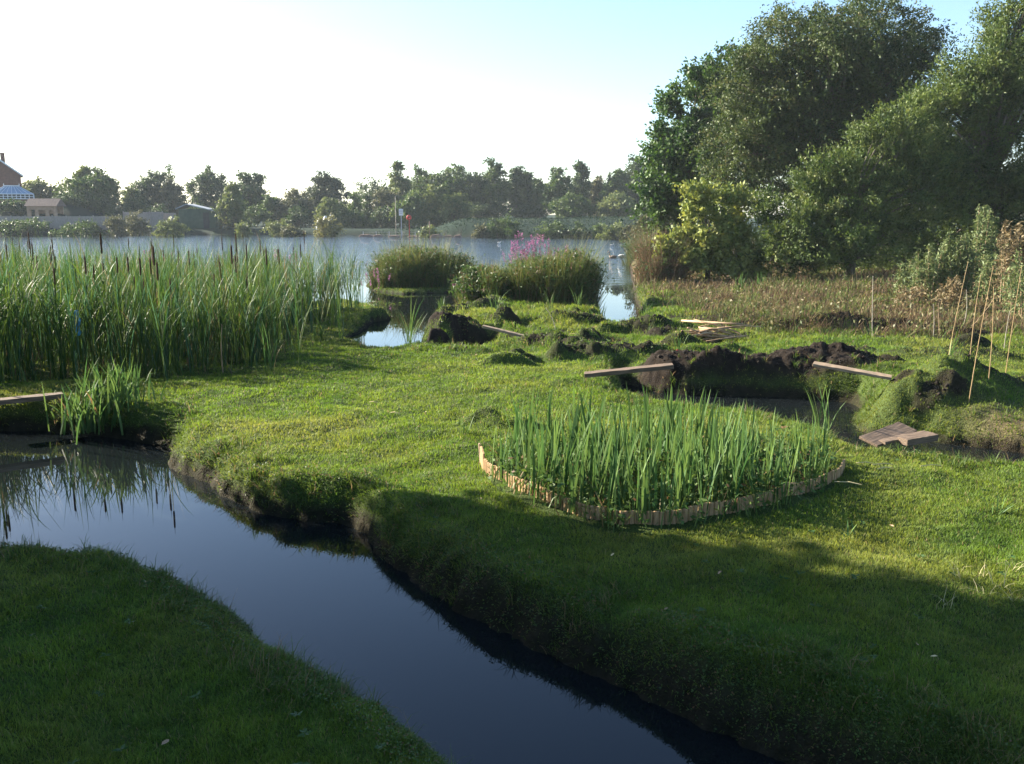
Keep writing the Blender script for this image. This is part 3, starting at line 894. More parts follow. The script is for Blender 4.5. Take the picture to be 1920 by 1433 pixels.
def loosestrife(x, y, H, n, label, seed, fc=((.15, .065, .11), (.27, .13, .22))):
    rng = np.random.default_rng(seed)
    root = thing('purple_loosestrife', (x, y, hz(x, y)), label, 'loosestrife')
    a = rng.uniform(0, 6.28, n); r = rng.random(n) * .18
    b = np.column_stack([r * np.cos(a), r * np.sin(a), np.zeros(n)])
    L_ = rng.uniform(.75, 1.05, n) * H; ln = np.abs(rng.normal(.10, .09, n))
    A = blades(b, a, ln, np.full(n, .05), L_, .014, rng.uniform(-1, 1, n), 2, (.07, .10, .04))
    link('stems', new_mesh('stems', *A[:2], M['blade'], A[2]), root)
    top = b + np.column_stack([np.sin(ln + .03) * np.cos(a), np.sin(ln + .03) * np.sin(a), np.cos(ln + .03)]) * L_[:, None]
    k = 26
    t = rng.random((n, k)); sp = rng.uniform(.15, .36, (n, 1)) * H / 1.6
    dn = (top - b) / L_[:, None]
    sp = np.broadcast_to(sp, (n, 1))
    for q in range(n):
        c = top[q] - dn[q] * (t[q] * sp[q])[:, None] + rng.normal(0, .018, (k, 3))
        B_ = leaf_quads(c, rng.normal(size=(k, 3)), .045, .028, rng, mixcol(fc[0], fc[1], rng.random(k)))
        link('flower_spike', new_mesh('flower_spike', *B_[:2], M['flower'], B_[2]), root)


LO = [((985, 470), 26.0, 1.82, 17, 'tallest purple loosestrife at the top of the dark marsh clump'),
      ((972, 480), 25.7, 1.62, 13, 'purple loosestrife at the left shoulder of the dark marsh clump'),
      ((1003, 480), 25.8, 1.72, 14, 'purple loosestrife just right of the tallest flowering one'),
      ((1025, 485), 26.0, 1.6, 9, 'purple loosestrife with sparse spikes on the middle of the dark clump'),
      ((1052, 490), 26.2, 1.48, 8, 'faded purple loosestrife toward the channel side of the dark clump'),
      ((1090, 500), 25.9, 1.25, 9, 'small faded loosestrife at the channel end of the dark clump'),
      ((868, 545), 26.2, .8, 14, 'short purple loosestrife at the waterline between the two marsh clumps'),
      ((705, 500), 32.0, 1.5, 9, 'thin pink loosestrife at the left end of the grassy island'),
      ((300, 480), 24.6, 1.5, 6, 'pink loosestrife showing through the back of the cattail bed'),
      ((545, 480), 26.5, 1.45, 8, 'faded pink loosestrife in the tawny stand behind the cattails')]
for k, ((u, v), Y, H_, n, lab) in enumerate(LO):
    p_ = at(u, v, Y); loosestrife(p_[0], Y, H_, n, lab, 300 + k)

# ------------------------------------------------------------------ dry rough ground to the right
def rough_growth(n, seed):
    rng = np.random.default_rng(seed)
    r = np.exp(rng.uniform(math.log(14), math.log(42), n)); th = rng.uniform(.02, .62, n)
    x, y = r * np.sin(th), r * np.cos(th)
    d, dry = look(DG, x, y), look(RG, x, y)
    k = (d > .1) & (rng.random(n) < dry * (.35 + .9 * (fbm(x * 1.4, y * 1.4, 95) > .47)))
    x, y, r = x[k], y[k], r[k]; n = len(x)
    c = mixcol((.06, .042, .026), (.21, .15, .085), rng.random(n) ** 1.6)
    gr = rng.random(n) < .10 + .55 * sstep(.45, .65, fbm(x * .8, y * 1.1, 98))
    c[gr] = mixcol((.04, .08, .022), (.12, .15, .04), rng.random(gr.sum()))
    return blades(np.column_stack([x, y, look(ZG, x, y) - .01]), rng.uniform(0, 6.28, n), np.abs(rng.normal(.48, .42, n)), np.abs(rng.normal(.6, .6, n)),
                  rng.uniform(.08, .42, n) * (.5 + fbm(x * 1.8, y * 1.8, 97)), .0006 * r + .002, rng.uniform(-1.2, 1.2, n), 3, c * .9, tipcol=c * 1.15)


A = rough_growth(210000, 41)
tag(link('rough_weeds', new_mesh('rough_weeds', *A[:2], M['dry'], A[2])), 'brown dying weeds and stalks over the rough ground before the trees', 'weeds', kind='stuff')
n = 16000
r = np.exp(rng.uniform(math.log(14), math.log(40), n)); th = rng.uniform(.02, .62, n); x, y = r * np.sin(th), r * np.cos(th)
k = (look(DG, x, y) > .15) & (rng.random(n) < look(RG, x, y) * .8)
x, y, r = x[k], y[k], r[k]; n = len(x)
c = mixcol((.05, .07, .025), (.16, .13, .06), rng.random(n))
A = leaf_quads(np.column_stack([x, y, look(ZG, x, y) + rng.random(n) * .3]), rng.normal(size=(n, 3)), rng.uniform(.05, .12, n), rng.uniform(.03, .06, n), rng, c)
tag(link('rough_leaves', new_mesh('rough_leaves', *A[:2], M['leaf'], A[2])), 'withered leaves of the weeds over the rough ground', 'weeds', kind='stuff')

# ------------------------------------------------------------------ trees
def crown_arrays(rng, lobes, n_spray, slen, nleaf, ll, lw, cols, droop=.2, up=.15, shell=(.55, 1.0), vary=.35, per=9):
    lobes = np.asarray(lobes, float)
    w = (lobes[:, 3] * lobes[:, 4] + lobes[:, 4] * lobes[:, 5] + lobes[:, 3] * lobes[:, 5]); w /= w.sum()
    nc = max(6, n_spray // per); n_spray = nc * per
    lc = rng.choice(len(lobes), nc, p=w)
    dc = rng.normal(size=(nc, 3)); dc /= np.linalg.norm(dc, axis=1)[:, None]
    dc[:, 2] = np.where((dc[:, 2] < -.3) & (rng.random(nc) < .6), -dc[:, 2], dc[:, 2])
    rc = rng.uniform(shell[0] ** 2, shell[1] ** 2, nc) ** .5
    pc = lobes[lc, :3] + dc * rc[:, None] * lobes[lc, 3:6]
    k = np.repeat(np.arange(nc), per); li = lc[k]; d = dc[k]
    p = pc[k] + rng.normal(0, .16, (n_spray, 3)) * lobes[li, 3:6].mean(1)[:, None]
    sc = dc * .9 + rng.normal(0, .3, (nc, 3)); sc[:, 2] += up
    sd = sc[k] + rng.normal(0, .33, (n_spray, 3))
    sd /= np.linalg.norm(sd, axis=1)[:, None]
    L_ = slen * rng.uniform(.5, 1.4, n_spray)
    t = (np.arange(nleaf)[None, :] + rng.random((n_spray, nleaf))) / nleaf
    c = p[:, None, :] + sd[:, None, :] * (L_[:, None] * t)[..., None]
    c[..., 2] -= droop * L_[:, None] * t ** 2
    c += rng.normal(0, ll * .45, c.shape)
    a = sd[:, None, :] + rng.normal(0, .65, c.shape); a[..., 2] -= droop * t * 1.2
    mixv = np.clip(np.repeat(rng.normal(.5, vary, nc)[k] + rng.normal(0, .12, n_spray), nleaf) + rng.normal(0, .2, n_spray * nleaf), 0, 1)
    col = mixcol(cols[0], cols[1], mixv)
    if len(cols) > 2:
        kk = np.repeat(rng.random(n_spray) < .08, nleaf)
        col[kk] = np.array(cols[2]) * rng.uniform(.7, 1.2, (kk.sum(), 1))
    n = n_spray * nleaf
    return leaf_quads(c.reshape(-1, 3), a.reshape(-1, 3), ll * rng.uniform(.6, 1.35, n), lw * rng.uniform(.6, 1.3, n), rng, col, np.repeat(d, nleaf, 0) * .9)


def env_lobes(rng, w, z0, z1, k, shape='round', jit=.16):
    """lobes spread through a crown of half-width w between heights z0 and z1"""
    L_ = []
    H = z1 - z0
    for i_ in range(k):
        f = (i_ + rng.random()) / k
        if shape == 'round': prof = math.sin(math.pi * (.10 + .82 * f)) ** .7
        elif shape == 'cone': prof = max(.10, 1 - f) ** .85 * .95
        elif shape == 'tall': prof = math.sin(math.pi * (.16 + .78 * f)) ** .8 * (1.0 - .25 * f)
        else: prof = max(.25, 1 - f ** 2.2) ** .6
        R = w * prof
        a = i_ * 2.4 + rng.normal(0, .5); q = R * rng.uniform(.25, .68)
        lr = max(.14 * w, R * rng.uniform(.42, .62))
        lz = min(lr * rng.uniform(.7, 1.0), H * .3)
        if shape == 'cone': lz = lr * .55
        L_.append((q * math.cos(a) + rng.normal(0, jit * w * .4), q * math.sin(a), z0 + lz * .6 + (H - lz * 1.4) * f, lr, lr, lz))
    if shape == 'round' or shape == 'dome':
        L_.append((0, 0, z0 + H * .5, w * .6, w * .6, H * .36))
    return L_


def trunk_geo(rng, h, r, lobes, lean=0.0):
    g = Geo()
    g.tube([(0, 0, -.15), (.02 * h, 0, h * .25), (lean * .5, .02 * h, h * .55), (lean, 0, h * .86)], [r * 1.35, r, r * .7, r * .25], 8)
    for lb in lobes:
        if rng.random() < .7:
            c = np.array(lb[:3]); s = min(.75, max(.18, (c[2] / h) * .55))
            st = np.array([lean * s, .02 * h * s, h * s])
            mid = (st + c) / 2 + np.array([0, 0, .06 * h])
            g.tube([st, mid, c], [r * .42, r * .26, r * .08], 6)
    return g


def tree(name, x, y, lobes, h, r, label, cat='tree', group=None, n_spray=250, slen=1.2, nleaf=14, ll=.42, lw=.26, cols=None, droop=.2, up=.15, seed=0,
         shell=(.55, 1.0), z=None, lean=0.0, vary=.35, per=9):
    rng = np.random.default_rng(seed)
    z = hz(x, y) if z is None else z
    root = thing(name, (x, y, z), label, cat, group)
    A = crown_arrays(rng, lobes, n_spray, slen, nleaf, ll, lw, cols, droop, up, shell, vary, per)
    link('crown', new_mesh('crown', *A[:2], M['leaf'], A[2]), root)
    trunk_geo(rng, h, r, lobes, lean).build('trunk', M['bark'], root, smooth=True)
    return root


DK = ((0.0237, 0.0467, 0.0174), (0.0593, 0.0892, 0.03))
MD = ((0.0316, 0.0638, 0.0174), (0.0751, 0.1105, 0.03))
PL = ((.065, .095, .030), (.140, .165, .055))
BR = ((.05, .06, .028), (.11, .11, .05))


def far_tree(u, vtop, hw, Y, shape, cols, label, seed, vb=None, k=12, ns=330, name='tree', cat='tree', ll=.42, up=.15, z0f=.12, droop=.2, r=.22):
    x = at(u, 405, Y)[0]
    z = hz(x, Y)
    top = at(u, vtop, Y)[2] - z + .3
    w = max(.5, hw * px(Y) * (1.14 if 690 < u < 1250 else 1.02) - .1)
    rg = np.random.default_rng(seed + 1000)
    lob = env_lobes(rg, w, top * z0f, top, k, shape)
    if shape in ('round', 'tall'):
        for _ in range(4):
            b_ = lob[int(rg.integers(len(lob) // 2, len(lob)))]; a_ = rg.uniform(0, 6.28); q_ = rg.uniform(.5, .95)
            lob.append((b_[0] + math.cos(a_) * b_[3] * q_, b_[1], min(top * .97, b_[2] + b_[5] * rg.uniform(.2, 1.2)), w * rg.uniform(.18, .30), w * .25, w * rg.uniform(.18, .36)))
    return tree(name, x, Y, lob, top * .8, r, label, cat, 'trees beyond the lake' if cat == 'tree' else 'bushes on the far shore', ns, .75 if Y > 100 else .5, 13, ll, ll * .62, cols, droop, up, seed, per=3, vary=.28)


FAR = [  # pixel of the top, half width, distance, shape, colours, label
    (74, 345, 32, 158, 'round', PL, 'pale loose tree just right of the brick house'),
    (100, 362, 22, 156, 'round', BR, 'small brownish tree between the brick house and the wide ragged tree'),
    (178, 335, 60, 146, 'round', MD, 'wide ragged tree behind the wooden fence'),
    (165, 318, 16, 147, 'tall', PL, 'spiky pale tree top rising out of the wide ragged tree'),
    (292, 322, 38, 160, 'tall', DK, 'pointed open-crowned tree behind the grey fence end'),
    (325, 350, 26, 158, 'round', BR, 'lower open tree on the right side of the pointed open-crowned tree'),
    (255, 362, 20, 158, 'round', PL, 'small pale tree between wide ragged tree and pointed tree'),
    (396, 323, 42, 164, 'round', DK, 'broad round tree above the green shed'),
    (436, 360, 24, 138, 'round', PL, 'pale leaning tree with visible trunk right of the green shed'),
    (468, 336, 40, 156, 'round', DK, 'dark rounded tree in the middle of the left tree line'),
    (512, 372, 28, 150, 'dome', MD, 'low tree filling the gap left of the lone dark round tree'),
    (556, 364, 36, 150, 'dome', BR, 'spreading low brownish tree before the lone dark round tree'),
    (610, 325, 40, 158, 'round', ((.028, .042, .022), (.06, .075, .035)), 'lone dark round tree with dense crown in the centre of the far shore'),
    (620, 380, 30, 140, 'dome', PL, 'low pale bushy tree under the lone dark round tree'),
    (665, 368, 15, 144, 'cone', MD, 'larger of two small conifers on the far shore'),
    (690, 374, 11, 146, 'cone', DK, 'smaller of two small conifers on the far shore'),
    (724, 358, 24, 146, 'round', BR, 'thin airy tree left of the tall birch'),
    (751, 307, 20, 150, 'tall', PL, 'tall slim birch at the left end of the far wood'),
    (796, 320, 30, 156, 'round', MD, 'grey-green tree directly right of the tall birch'),
    (772, 366, 24, 138, 'dome', ((.05, .09, .03), (.11, .15, .045)), 'bright green bushy tree below the tall birch'),
    (812, 358, 22, 138, 'tall', PL, 'pale upright tree before the grey-green tree'),
    (856, 313, 44, 154, 'round', MD, 'largest broad green tree in the far wood'),
    (850, 372, 30, 138, 'dome', PL, 'yellowish bush under the largest broad tree'),
    (900, 325, 26, 152, 'round', DK, 'dark tree between the broad tree and the paired tall trees'),
    (932, 308, 24, 150, 'tall', MD, 'tall pale-topped tree left in the paired tall trees'),
    (968, 318, 17, 152, 'tall', DK, 'narrow dark tree right in the paired tall trees'),
    (990, 322, 15, 154, 'tall', DK, 'narrow dark tree beside the sky gap'),
    (1010, 345, 14, 150, 'tall', MD, 'small ragged tree at the foot of the sky gap'),
    (1046, 322, 26, 146, 'tall', MD, 'leafy green tree right of the sky gap'),
    (1088, 310, 17, 148, 'tall', DK, 'tall pointed tree with a leaning top'),
    (1120, 338, 16, 150, 'tall', BR, 'thin stemmy tree between the pointed tree and the right end trees'),
    (1150, 330, 24, 146, 'round', MD, 'rounded tree near the right end of the far wood'),
    (1190, 304, 30, 150, 'round', DK, 'tall tree at the right end of the far wood beside the near foliage'),
    (1075, 372, 30, 138, 'dome', MD, 'low bush under the tall pointed tree'),
    (1160, 370, 32, 138, 'dome', PL, 'olive bush at the foot of the right end trees'),
    (1240, 330, 40, 150, 'round', DK, 'tree half hidden behind the near green tree'),
    (-60, 330, 50, 156, 'round', MD, 'tree behind the brick house'),
]
for k, (u, vt, hw, Y, sh, cl, lab) in enumerate(FAR):
    far_tree(u, vt, hw, Y, sh, cl, lab, 500 + k, k=16 if hw > 28 else 10, ns=int(160 + hw * 13), ll=.42, z0f=.03)

# the wood behind them, too far and dense to count
rg = np.random.default_rng(640); lob = []
for u in np.arange(690, 1300, 13):
    Y_ = rg.uniform(166, 176); vt_ = 338 + 16 * fbm(u * .02, 0, 7) + rg.uniform(-6, 10); c_ = at(u, (vt_ + 412) / 2, Y_); hh_ = (412 - vt_) / 2 * px(Y_)
    lob.append((c_[0], c_[1], c_[2], rg.uniform(1.4, 2.4), 1.5, hh_))
for u in np.arange(-60, 690, 17):
    Y_ = rg.uniform(168, 176); vt_ = 372 + 16 * fbm(u * .02, 0, 8) + rg.uniform(-6, 8); c_ = at(u, (vt_ + 412) / 2, Y_); hh_ = (412 - vt_) / 2 * px(Y_)
    lob.append((c_[0], c_[1], c_[2], rg.uniform(1.4, 2.4), 1.5, hh_))
A = crown_arrays(rg, lob, 5200, .8, 12, .42, .27, DK, .2, .15, per=3)
tag(link('distant_woods', new_mesh('distant_woods', *A[:2], M['leaf'], A[2])), 'dense distant wood closing the gaps behind the far shore trees', 'woods', kind='stuff')

# bushes along the far shore
SHORE = [
    (40, 424, 60, 127, MD, 'low green bush under the left part of the wooden fence'), (150, 424, 55, 127, MD, 'low green bush under the middle of the wooden fence'),
    (215, 410, 26, 127, BR, 'bush at the right end of the wooden fence'), (250, 400, 26, 132, BR, 'brownish bush against the grey fence end'),
    (318, 416, 32, 122, PL, 'round bush at the lake edge before the green shed'), (28, 385, 34, 136, DK, 'dark hedge below the conservatory'),
    (455, 422, 14, 127, PL, 'little pale bush on the bank right of the green shed'), (522, 418, 28, 124, PL, 'yellow-green bush at the waterline left of the white sacks'),
    (612, 413, 30, 124, ((.10, .11, .03), (.19, .18, .055)), 'yellow bush at the waterline before the white sacks'),
    (545, 432, 24, 122, BR, 'low straw-coloured growth at the waterline'), (808, 428, 16, 118, PL, 'small green hump at the waterline by the stone blocks'),
    (905, 428, 14, 116, BR, 'straw-coloured bush at the foot of the embankment'), (932, 416, 16, 116, MD, 'olive bush before the embankment'),
    (958, 412, 18, 115, MD, 'taller olive bush before the embankment'), (1040, 424, 26, 114, MD, 'green bush beside the reeds of the far shore'),
    (1085, 424, 22, 113, DK, 'dark bush in the middle of the embankment shore'), (1125, 428, 14, 112, MD, 'small bush by the tan strip of shore'),
    (1155, 426, 24, 108, PL, 'olive bush near the right corner of the lake'), (1195, 426, 26, 100, BR, 'brown-green bush at the right corner of the lake'),
    (480, 388, 30, 146, MD, 'bush beneath the dark rounded tree'), (560, 392, 34, 146, DK, 'dark hedge bush behind the white sacks'),
    (660, 398, 26, 140, MD, 'bush at the foot of the small conifers'), (715, 396, 30, 140, DK, 'bush between the small conifers and the tall birch'),
    (130, 370, 44, 140.5, DK, 'dark hedge bush behind the stable'), (195, 370, 44, 142, DK, 'dark undergrowth bush below the wide ragged tree'), (250, 372, 36, 144, DK, 'dark bush left of the short purplish fence'),
    (370, 390, 40, 150, DK, 'dark hedge behind the green shed'), (300, 392, 34, 150, DK, 'dark hedge behind the grey fence end'), (430, 398, 24, 138, BR, 'brown hedge right of the green shed'),
    (910, 385, 44, 148, DK, 'dark understorey below the largest broad tree'), (985, 388, 34, 148, DK, 'dark understorey below the paired tall trees'), (1130, 388, 40, 150, DK, 'dark understorey below the right end trees'),
]
for k, (u, vt, hw, Y, cl, lab) in enumerate(SHORE):
    far_tree(u, vt, hw, Y, 'dome', cl, lab, 700 + k, k=9, ns=int(60 + hw * 6), name='bush', cat='bush', ll=.30, z0f=0.0, r=.06)

# ------------------------------------------------------------------ the near wood on the right
def px_lobes(rng, spec, Y, x0, z0, sub=5):
    """spec: crown masses as (u, v, half width px, half height px, depth offset m); each mass is broken into smaller lobes"""
    out = []
    for u, v, hw, hh, dy in spec:
        Yk = Y + dy; c = at(u, v, Yk); k = px(Yk)
        rx, rz = hw * k, hh * k
        out.append((c[0] - x0, dy, c[2] - z0, rx * .72, rx * .72, rz * .72))
        for _ in range(sub):
            d = rng.normal(size=3); d /= np.linalg.norm(d); d[1] = -abs(d[1]) * .9 if rng.random() < .7 else d[1]
            s = rng.uniform(.28, .46)
            out.append((c[0] - x0 + d[0] * rx * .72, dy + d[1] * rx * .7, max(s * rz * .5, c[2] - z0 + d[2] * rz * .72), rx * s, rx * s, rz * s * .85))
    return out


def near_tree(name, u, v, Y, spec, h, r, label, seed, cols, sub=7, cat='tree', **kw):
    x = at(u, 405, Y)[0]
    z = hz(x, Y)
    rg = np.random.default_rng(seed)
    return tree(name, x, Y, px_lobes(rg, spec, Y, x, z, sub), h, r, label, cat, None, cols=cols, seed=seed + 1, **kw)


ALD = ((0.0174, 0.0467, 0.0119), (0.0593, 0.1105, 0.0237))
HAW = ((0.0203, 0.0406, 0.0131), (0.0725, 0.1014, 0.0261), (0.1016, 0.1014, 0.0363))
WIL = ((0.0276, 0.0546, 0.0131), (0.0979, 0.1365, 0.0319), (0.1233, 0.1482, 0.0435))
ELD = ((.090, .130, .030), (.25, .27, .068))
near_tree('alder_tree', 1290, 450, 46, [(1310, 330, 90, 120, 0), (1335, 190, 50, 66, 1), (1262, 340, 48, 100, 0), (1232, 380, 30, 70, -1), (1280, 235, 42, 60, 0), (1400, 260, 80, 140, 1), (1250, 290, 30, 46, 0), (1365, 150, 50, 60, 1.5)],
          7.5, .22, 'green alder at the lake corner with stepped leafy edge against the sky', 811, ALD, n_spray=4200, slen=.8, nleaf=13, ll=.19, lw=.13, droop=.1, up=.2)
near_tree('hawthorn_tree', 1560, 470, 42, [(1570, 165, 180, 130, 0), (1400, 230, 80, 100, 0), (1420, 140, 60, 70, 0), (1700, 120, 70, 90, .4), (1500, 70, 90, 62, .5), (1640, 75, 100, 70, .5), (1440, 180, 80, 95, -.5), (1420, 300, 90, 90, -1), (1560, 330, 140, 110, -.5), (1690, 190, 60, 110, 0), (1600, 240, 130, 100, .6), (1520, 200, 110, 110, .8), (1640, 320, 110, 90, .6)],
          9.5, .38, 'large dark domed tree with drooping sprays, tallest of the near wood', 821, HAW, n_spray=13500, slen=1.1, nleaf=17, ll=.11, lw=.068, droop=.55, up=.1, sub=8)
near_tree('elder_shrub', 1330, 540, 33, [(1350, 400, 62, 58, 0), (1275, 480, 42, 56, -.4), (1380, 480, 48, 50, -.5), (1320, 470, 50, 60, 0), (1265, 510, 28, 32, -.6), (1400, 500, 34, 34, -.9)],
          2.6, .08, 'yellow-green elder shrub lit by the sun beside the dry reeds', 831, ELD, cat='shrub', n_spray=1750, slen=.45, nleaf=12, ll=.15, lw=.095, droop=.25, up=.05, sub=7)
near_tree('willow_shrub', 1600, 540, 32, [(1500, 430, 75, 75, 0), (1590, 390, 90, 110, .5), (1680, 370, 85, 120, .8), (1560, 480, 100, 46, -.6), (1470, 470, 46, 50, -.8), (1650, 290, 62, 70, 1), (1740, 420, 70, 120, 1.0), (1720, 250, 60, 80, 1.2), (1540, 360, 60, 60, .3)],
          3.6, .13, 'spreading olive willow shrub sloping down before the dark domed tree', 841, WIL, cat='shrub', n_spray=6000, slen=.62, nleaf=15, ll=.125, lw=.05, droop=.1, up=.35, sub=9)
near_tree('willow_tree', 1850, 520, 34, [(1840, 190, 90, 110, .3), (1765, 230, 60, 80, .6), (1740, 320, 60, 90, .8), (1800, 330, 80, 90, .5), (1900, 90, 70, 100, 1), (1790, 260, 60, 100, 0), (1880, 300, 90, 120, 0), (1960, 200, 80, 160, .5), (1785, 160, 30, 50, .2), (1930, -10, 60, 80, 1), (1900, 420, 90, 90, 0), (1800, 400, 60, 80, .2)],
          8.0, .28, 'tall silvery willow at the right edge of the near wood', 851, WIL, n_spray=9500, slen=.75, nleaf=15, ll=.13, lw=.05, droop=.1, up=.45, sub=8)
near_tree('dark_shrub', 1700, 545, 37, [(1640, 480, 130, 70, 0), (1780, 470, 110, 90, 0), (1880, 480, 90, 100, 0), (1480, 480, 90, 70, 1)],
          3.0, .12, 'dark shrub filling the shade beneath the near wood', 861, DK, cat='shrub', n_spray=1700, slen=.7, nleaf=12, ll=.17, lw=.10)
near_tree('far_bank_shrub', 1225, 445, 62, [(1225, 420, 32, 26, 0), (1205, 432, 20, 16, -2), (1260, 420, 40, 30, 2)],
          1.6, .06, 'low grey-green shrub where the right bank meets the lake', 871, BR, cat='shrub', n_spray=420, slen=.5, nleaf=12, ll=.19, lw=.11)


def tall_weed(u, v, Y, H, n, label, seed, cols, name='tall_weed'):
    rng = np.random.default_rng(seed)
    p_ = at(u, v, Y); x, y = p_[0], Y
    root = thing(name, (x, y, hz(x, y)), label, 'tall weed')
    g = Geo(); cen = []
    for k in range(n):
        a = rng.uniform(0, 6.28); f = rng.uniform(0, .35); h = H * rng.uniform(.55, 1.05)
        b = np.array([math.cos(a) * f, math.sin(a) * f, -.03]); t_ = b + np.array([rng.normal(0, .12), rng.normal(0, .12), h])
        g.tube([b, (b + t_) / 2 + rng.normal(0, .02, 3), t_], [.010, .008, .003], 5)
        m_ = int(190 * h / 1.6)
        q = rng.random(m_) ** .65
        c = b + (t_ - b) * q[:, None] + rng.normal(0, 1, (m_, 3)) * (.04 + .17 * (1 - q) * (q > .12))[:, None]
        cen.append(c)
    g.build('stems', M['stick'], root)
    c = np.concatenate(cen)
    A = leaf_quads(c, rng.normal(size=c.shape) * (1, 1, .8) + (0, 0, .4), rng.uniform(.07, .15, len(c)), rng.uniform(.02, .045, len(c)), rng, mixcol(cols[0], cols[1], rng.random(len(c))))
    link('leaves', new_mesh('leaves', *A[:2], M['leaf'], A[2]), root)


GW = ((.06, .095, .034), (.15, .18, .072)); RW = ((.10, .085, .042), (.19, .145, .075))
TW = [((1832, 560), 24.5, 2.35, 16, 'tallest grey-green weed with a slim spire top before the willow', GW), ((1800, 562), 24, 1.75, 18, 'bushy grey-green weed left of the tallest spire', GW),
      ((1762, 566), 24, 1.6, 14, 'grey-green weed with bare lower stems by the dark shrub', GW), ((1735, 572), 24, 1.3, 12, 'lower grey-green weed near the lone stake', GW),
      ((1700, 575), 24.5, 1.0, 10, 'small grey-green weed nearest the lone grey stake', GW), ((1855, 570), 23, 1.5, 14, 'grey-green weed behind the upright canes', GW),
      ((1900, 560), 22, 2.1, 15, 'rust-coloured seeding dock at the right edge', RW), ((1925, 585), 20, 1.5, 16, 'broad green weed at the right edge under the rusty dock', GW),
      ((1780, 590), 21.5, .8, 12, 'low yellowing weed before the bushy grey-green ones', RW), ((1700, 590), 22, .6, 10, 'low brown weed right of the lone grey stake', RW)]
for k, ((u, v), Y, H_, n, lab, cl) in enumerate(TW):
    tall_weed(u, v, Y, H_, n, lab, 900 + k, cl)

# trees off to the left that shade the foreground lawn
SHD = [(-9.9, 9.35, 3.1, 2.3, 7.2, 'tree beyond the left end of the pond, shading the lawn'),
       (-8.2, 7.5, 2.4, .6, 5.6, 'bushy tree on the left bank of the stream, shading the near lawn'),
       (-9.0, 4.6, 2.8, .6, 6.5, 'bushy tree left of the near lawn')]
for k, (x, y, w, z0, z1, lab) in enumerate(SHD):
    rg = np.random.default_rng(950 + k)
    tree('shade_tree', x, y, env_lobes(rg, w, z0, z1, 16, 'round'), z1 * .7, .2, lab, n_spray=4200, slen=.6, nleaf=13, ll=.24, lw=.17, cols=MD, seed=960 + k)

# ------------------------------------------------------------------ planks, boards, canes
def beam(name, p, q, w, t, mat, label, cat, roll=0.0, bev=.004, group=None):
    p, q = np.asarray(p, float), np.asarray(q, float)
    d = q - p; Ln = np.linalg.norm(d); ax = d / Ln
    side = np.cross((0, 0, 1), ax); side /= np.linalg.norm(side); upv = np.cross(ax, side)
    cr, sr = math.cos(roll), math.sin(roll)
    side, upv = side * cr + upv * sr, -side * sr + upv * cr
    from mathutils import Matrix
    g = Geo(); n = 14
    xs = np.linspace(-Ln / 2, Ln / 2, n)
    V, Fq = [], []
    rg = np.random.default_rng(int(abs(p[0]) * 1000) + 5)
    for i_, xx in enumerate(xs):
        j = rg.normal(0, .0016, 4)
        V += [(xx, -w / 2 + j[0], -t / 2), (xx, w / 2 + j[1], -t / 2), (xx, w / 2 + j[1], t / 2 + j[2]), (xx, -w / 2 + j[0], t / 2 + j[3])]
    for i_ in range(n - 1):
        for k in range(4):
            a, b_ = i_ * 4 + k, i_ * 4 + (k + 1) % 4
            Fq.append((a, b_, b_ + 4, a + 4))
    Fq += [(3, 2, 1, 0), tuple((n - 1) * 4 + k for k in range(4))]
    g.add(V, Fq)
    o = g.build(name, mat, None, (p + q) / 2, bevel=bev)
    o.rotation_euler = Matrix(np.stack([ax, side, upv], 1).tolist()).to_euler()
    return tag(o, label, cat, group)


def on(u, v, z, dz=0.0):
    x, y = gp(u, v, z); return np.array([x, y, z + dz])


beam('plank', on(1096, 703, .52), on(1262, 686, .66), .20, .055, M['plank'], 'dark weathered plank bridging the near end of the ditch from the lawn', 'plank')
beam('plank', on(1525, 682, .72), on(1672, 708, .60), .24, .035, M['plank_pale'], 'wide pale brown plank over the wide shaded end of the ditch', 'plank')
beam('plank', on(905, 612, .62), on(992, 633, .42), .16, .045, M['plank_pale'], 'tan plank sloping from the dark mud mound to the rough ground', 'plank')
beam('plank', on(-40, 757, .42), on(118, 741, .42), .16, .06, M['plank'], 'brown plank lying along the pond bank before the cattails', 'plank')
b0 = on(1640, 824, .42)
beam('board', on(1628, 829, .40), on(1702, 801, .46), .22, .028, M['plank'], 'grey board tilted up against the grassy mound', 'board', .25, .003, 'boards heaped at the foot of the mound')
beam('board', on(1650, 829, .40), on(1742, 812, .44), .15, .03, M['plank'], 'middle brown board in the heap at the foot of the mound', 'board', -.05, .003, 'boards heaped at the foot of the mound')
beam('board', on(1692, 828, .42), on(1750, 818, .44), .14, .065, M['plank'], 'thick short board end nearest the dark trench in the heap', 'board', 0, .003, 'boards heaped at the foot of the mound')


def cane(u0, v0, u1, v1, zb, r, mat, label, dy=0.0, group='canes stuck in the rough ground'):
    x, y = gp(u0, v0, zb); b_ = np.array([x, y, hz(x, y) - .05]); t_ = at(u1, v1, y + dy)
    rg = np.random.default_rng(int(u0))
    L_ = np.linalg.norm(t_ - b_); k = max(6, int(L_ / .16))
    P = b_ + (t_ - b_) * np.linspace(0, 1, k)[:, None]
    s = np.linspace(0, 1, k)
    P[:, 0] += np.sin(s * 3.14) * rg.normal(0, .025)
    P -= b_
    g = Geo(); pts, rad = [], []
    for i_ in range(k):
        f = i_ / (k - 1); rr = r * (1 - .45 * f)
        for dz, m_ in ((-.012, 1.0), (0, 1.28), (.012, 1.0)):
            pts.append(P[i_] + (0, 0, dz)); rad.append(rr * m_)
    g.tube(pts, rad, 7)
    return tag(g.build('cane', mat, None, b_, smooth=True), label, 'cane', group)


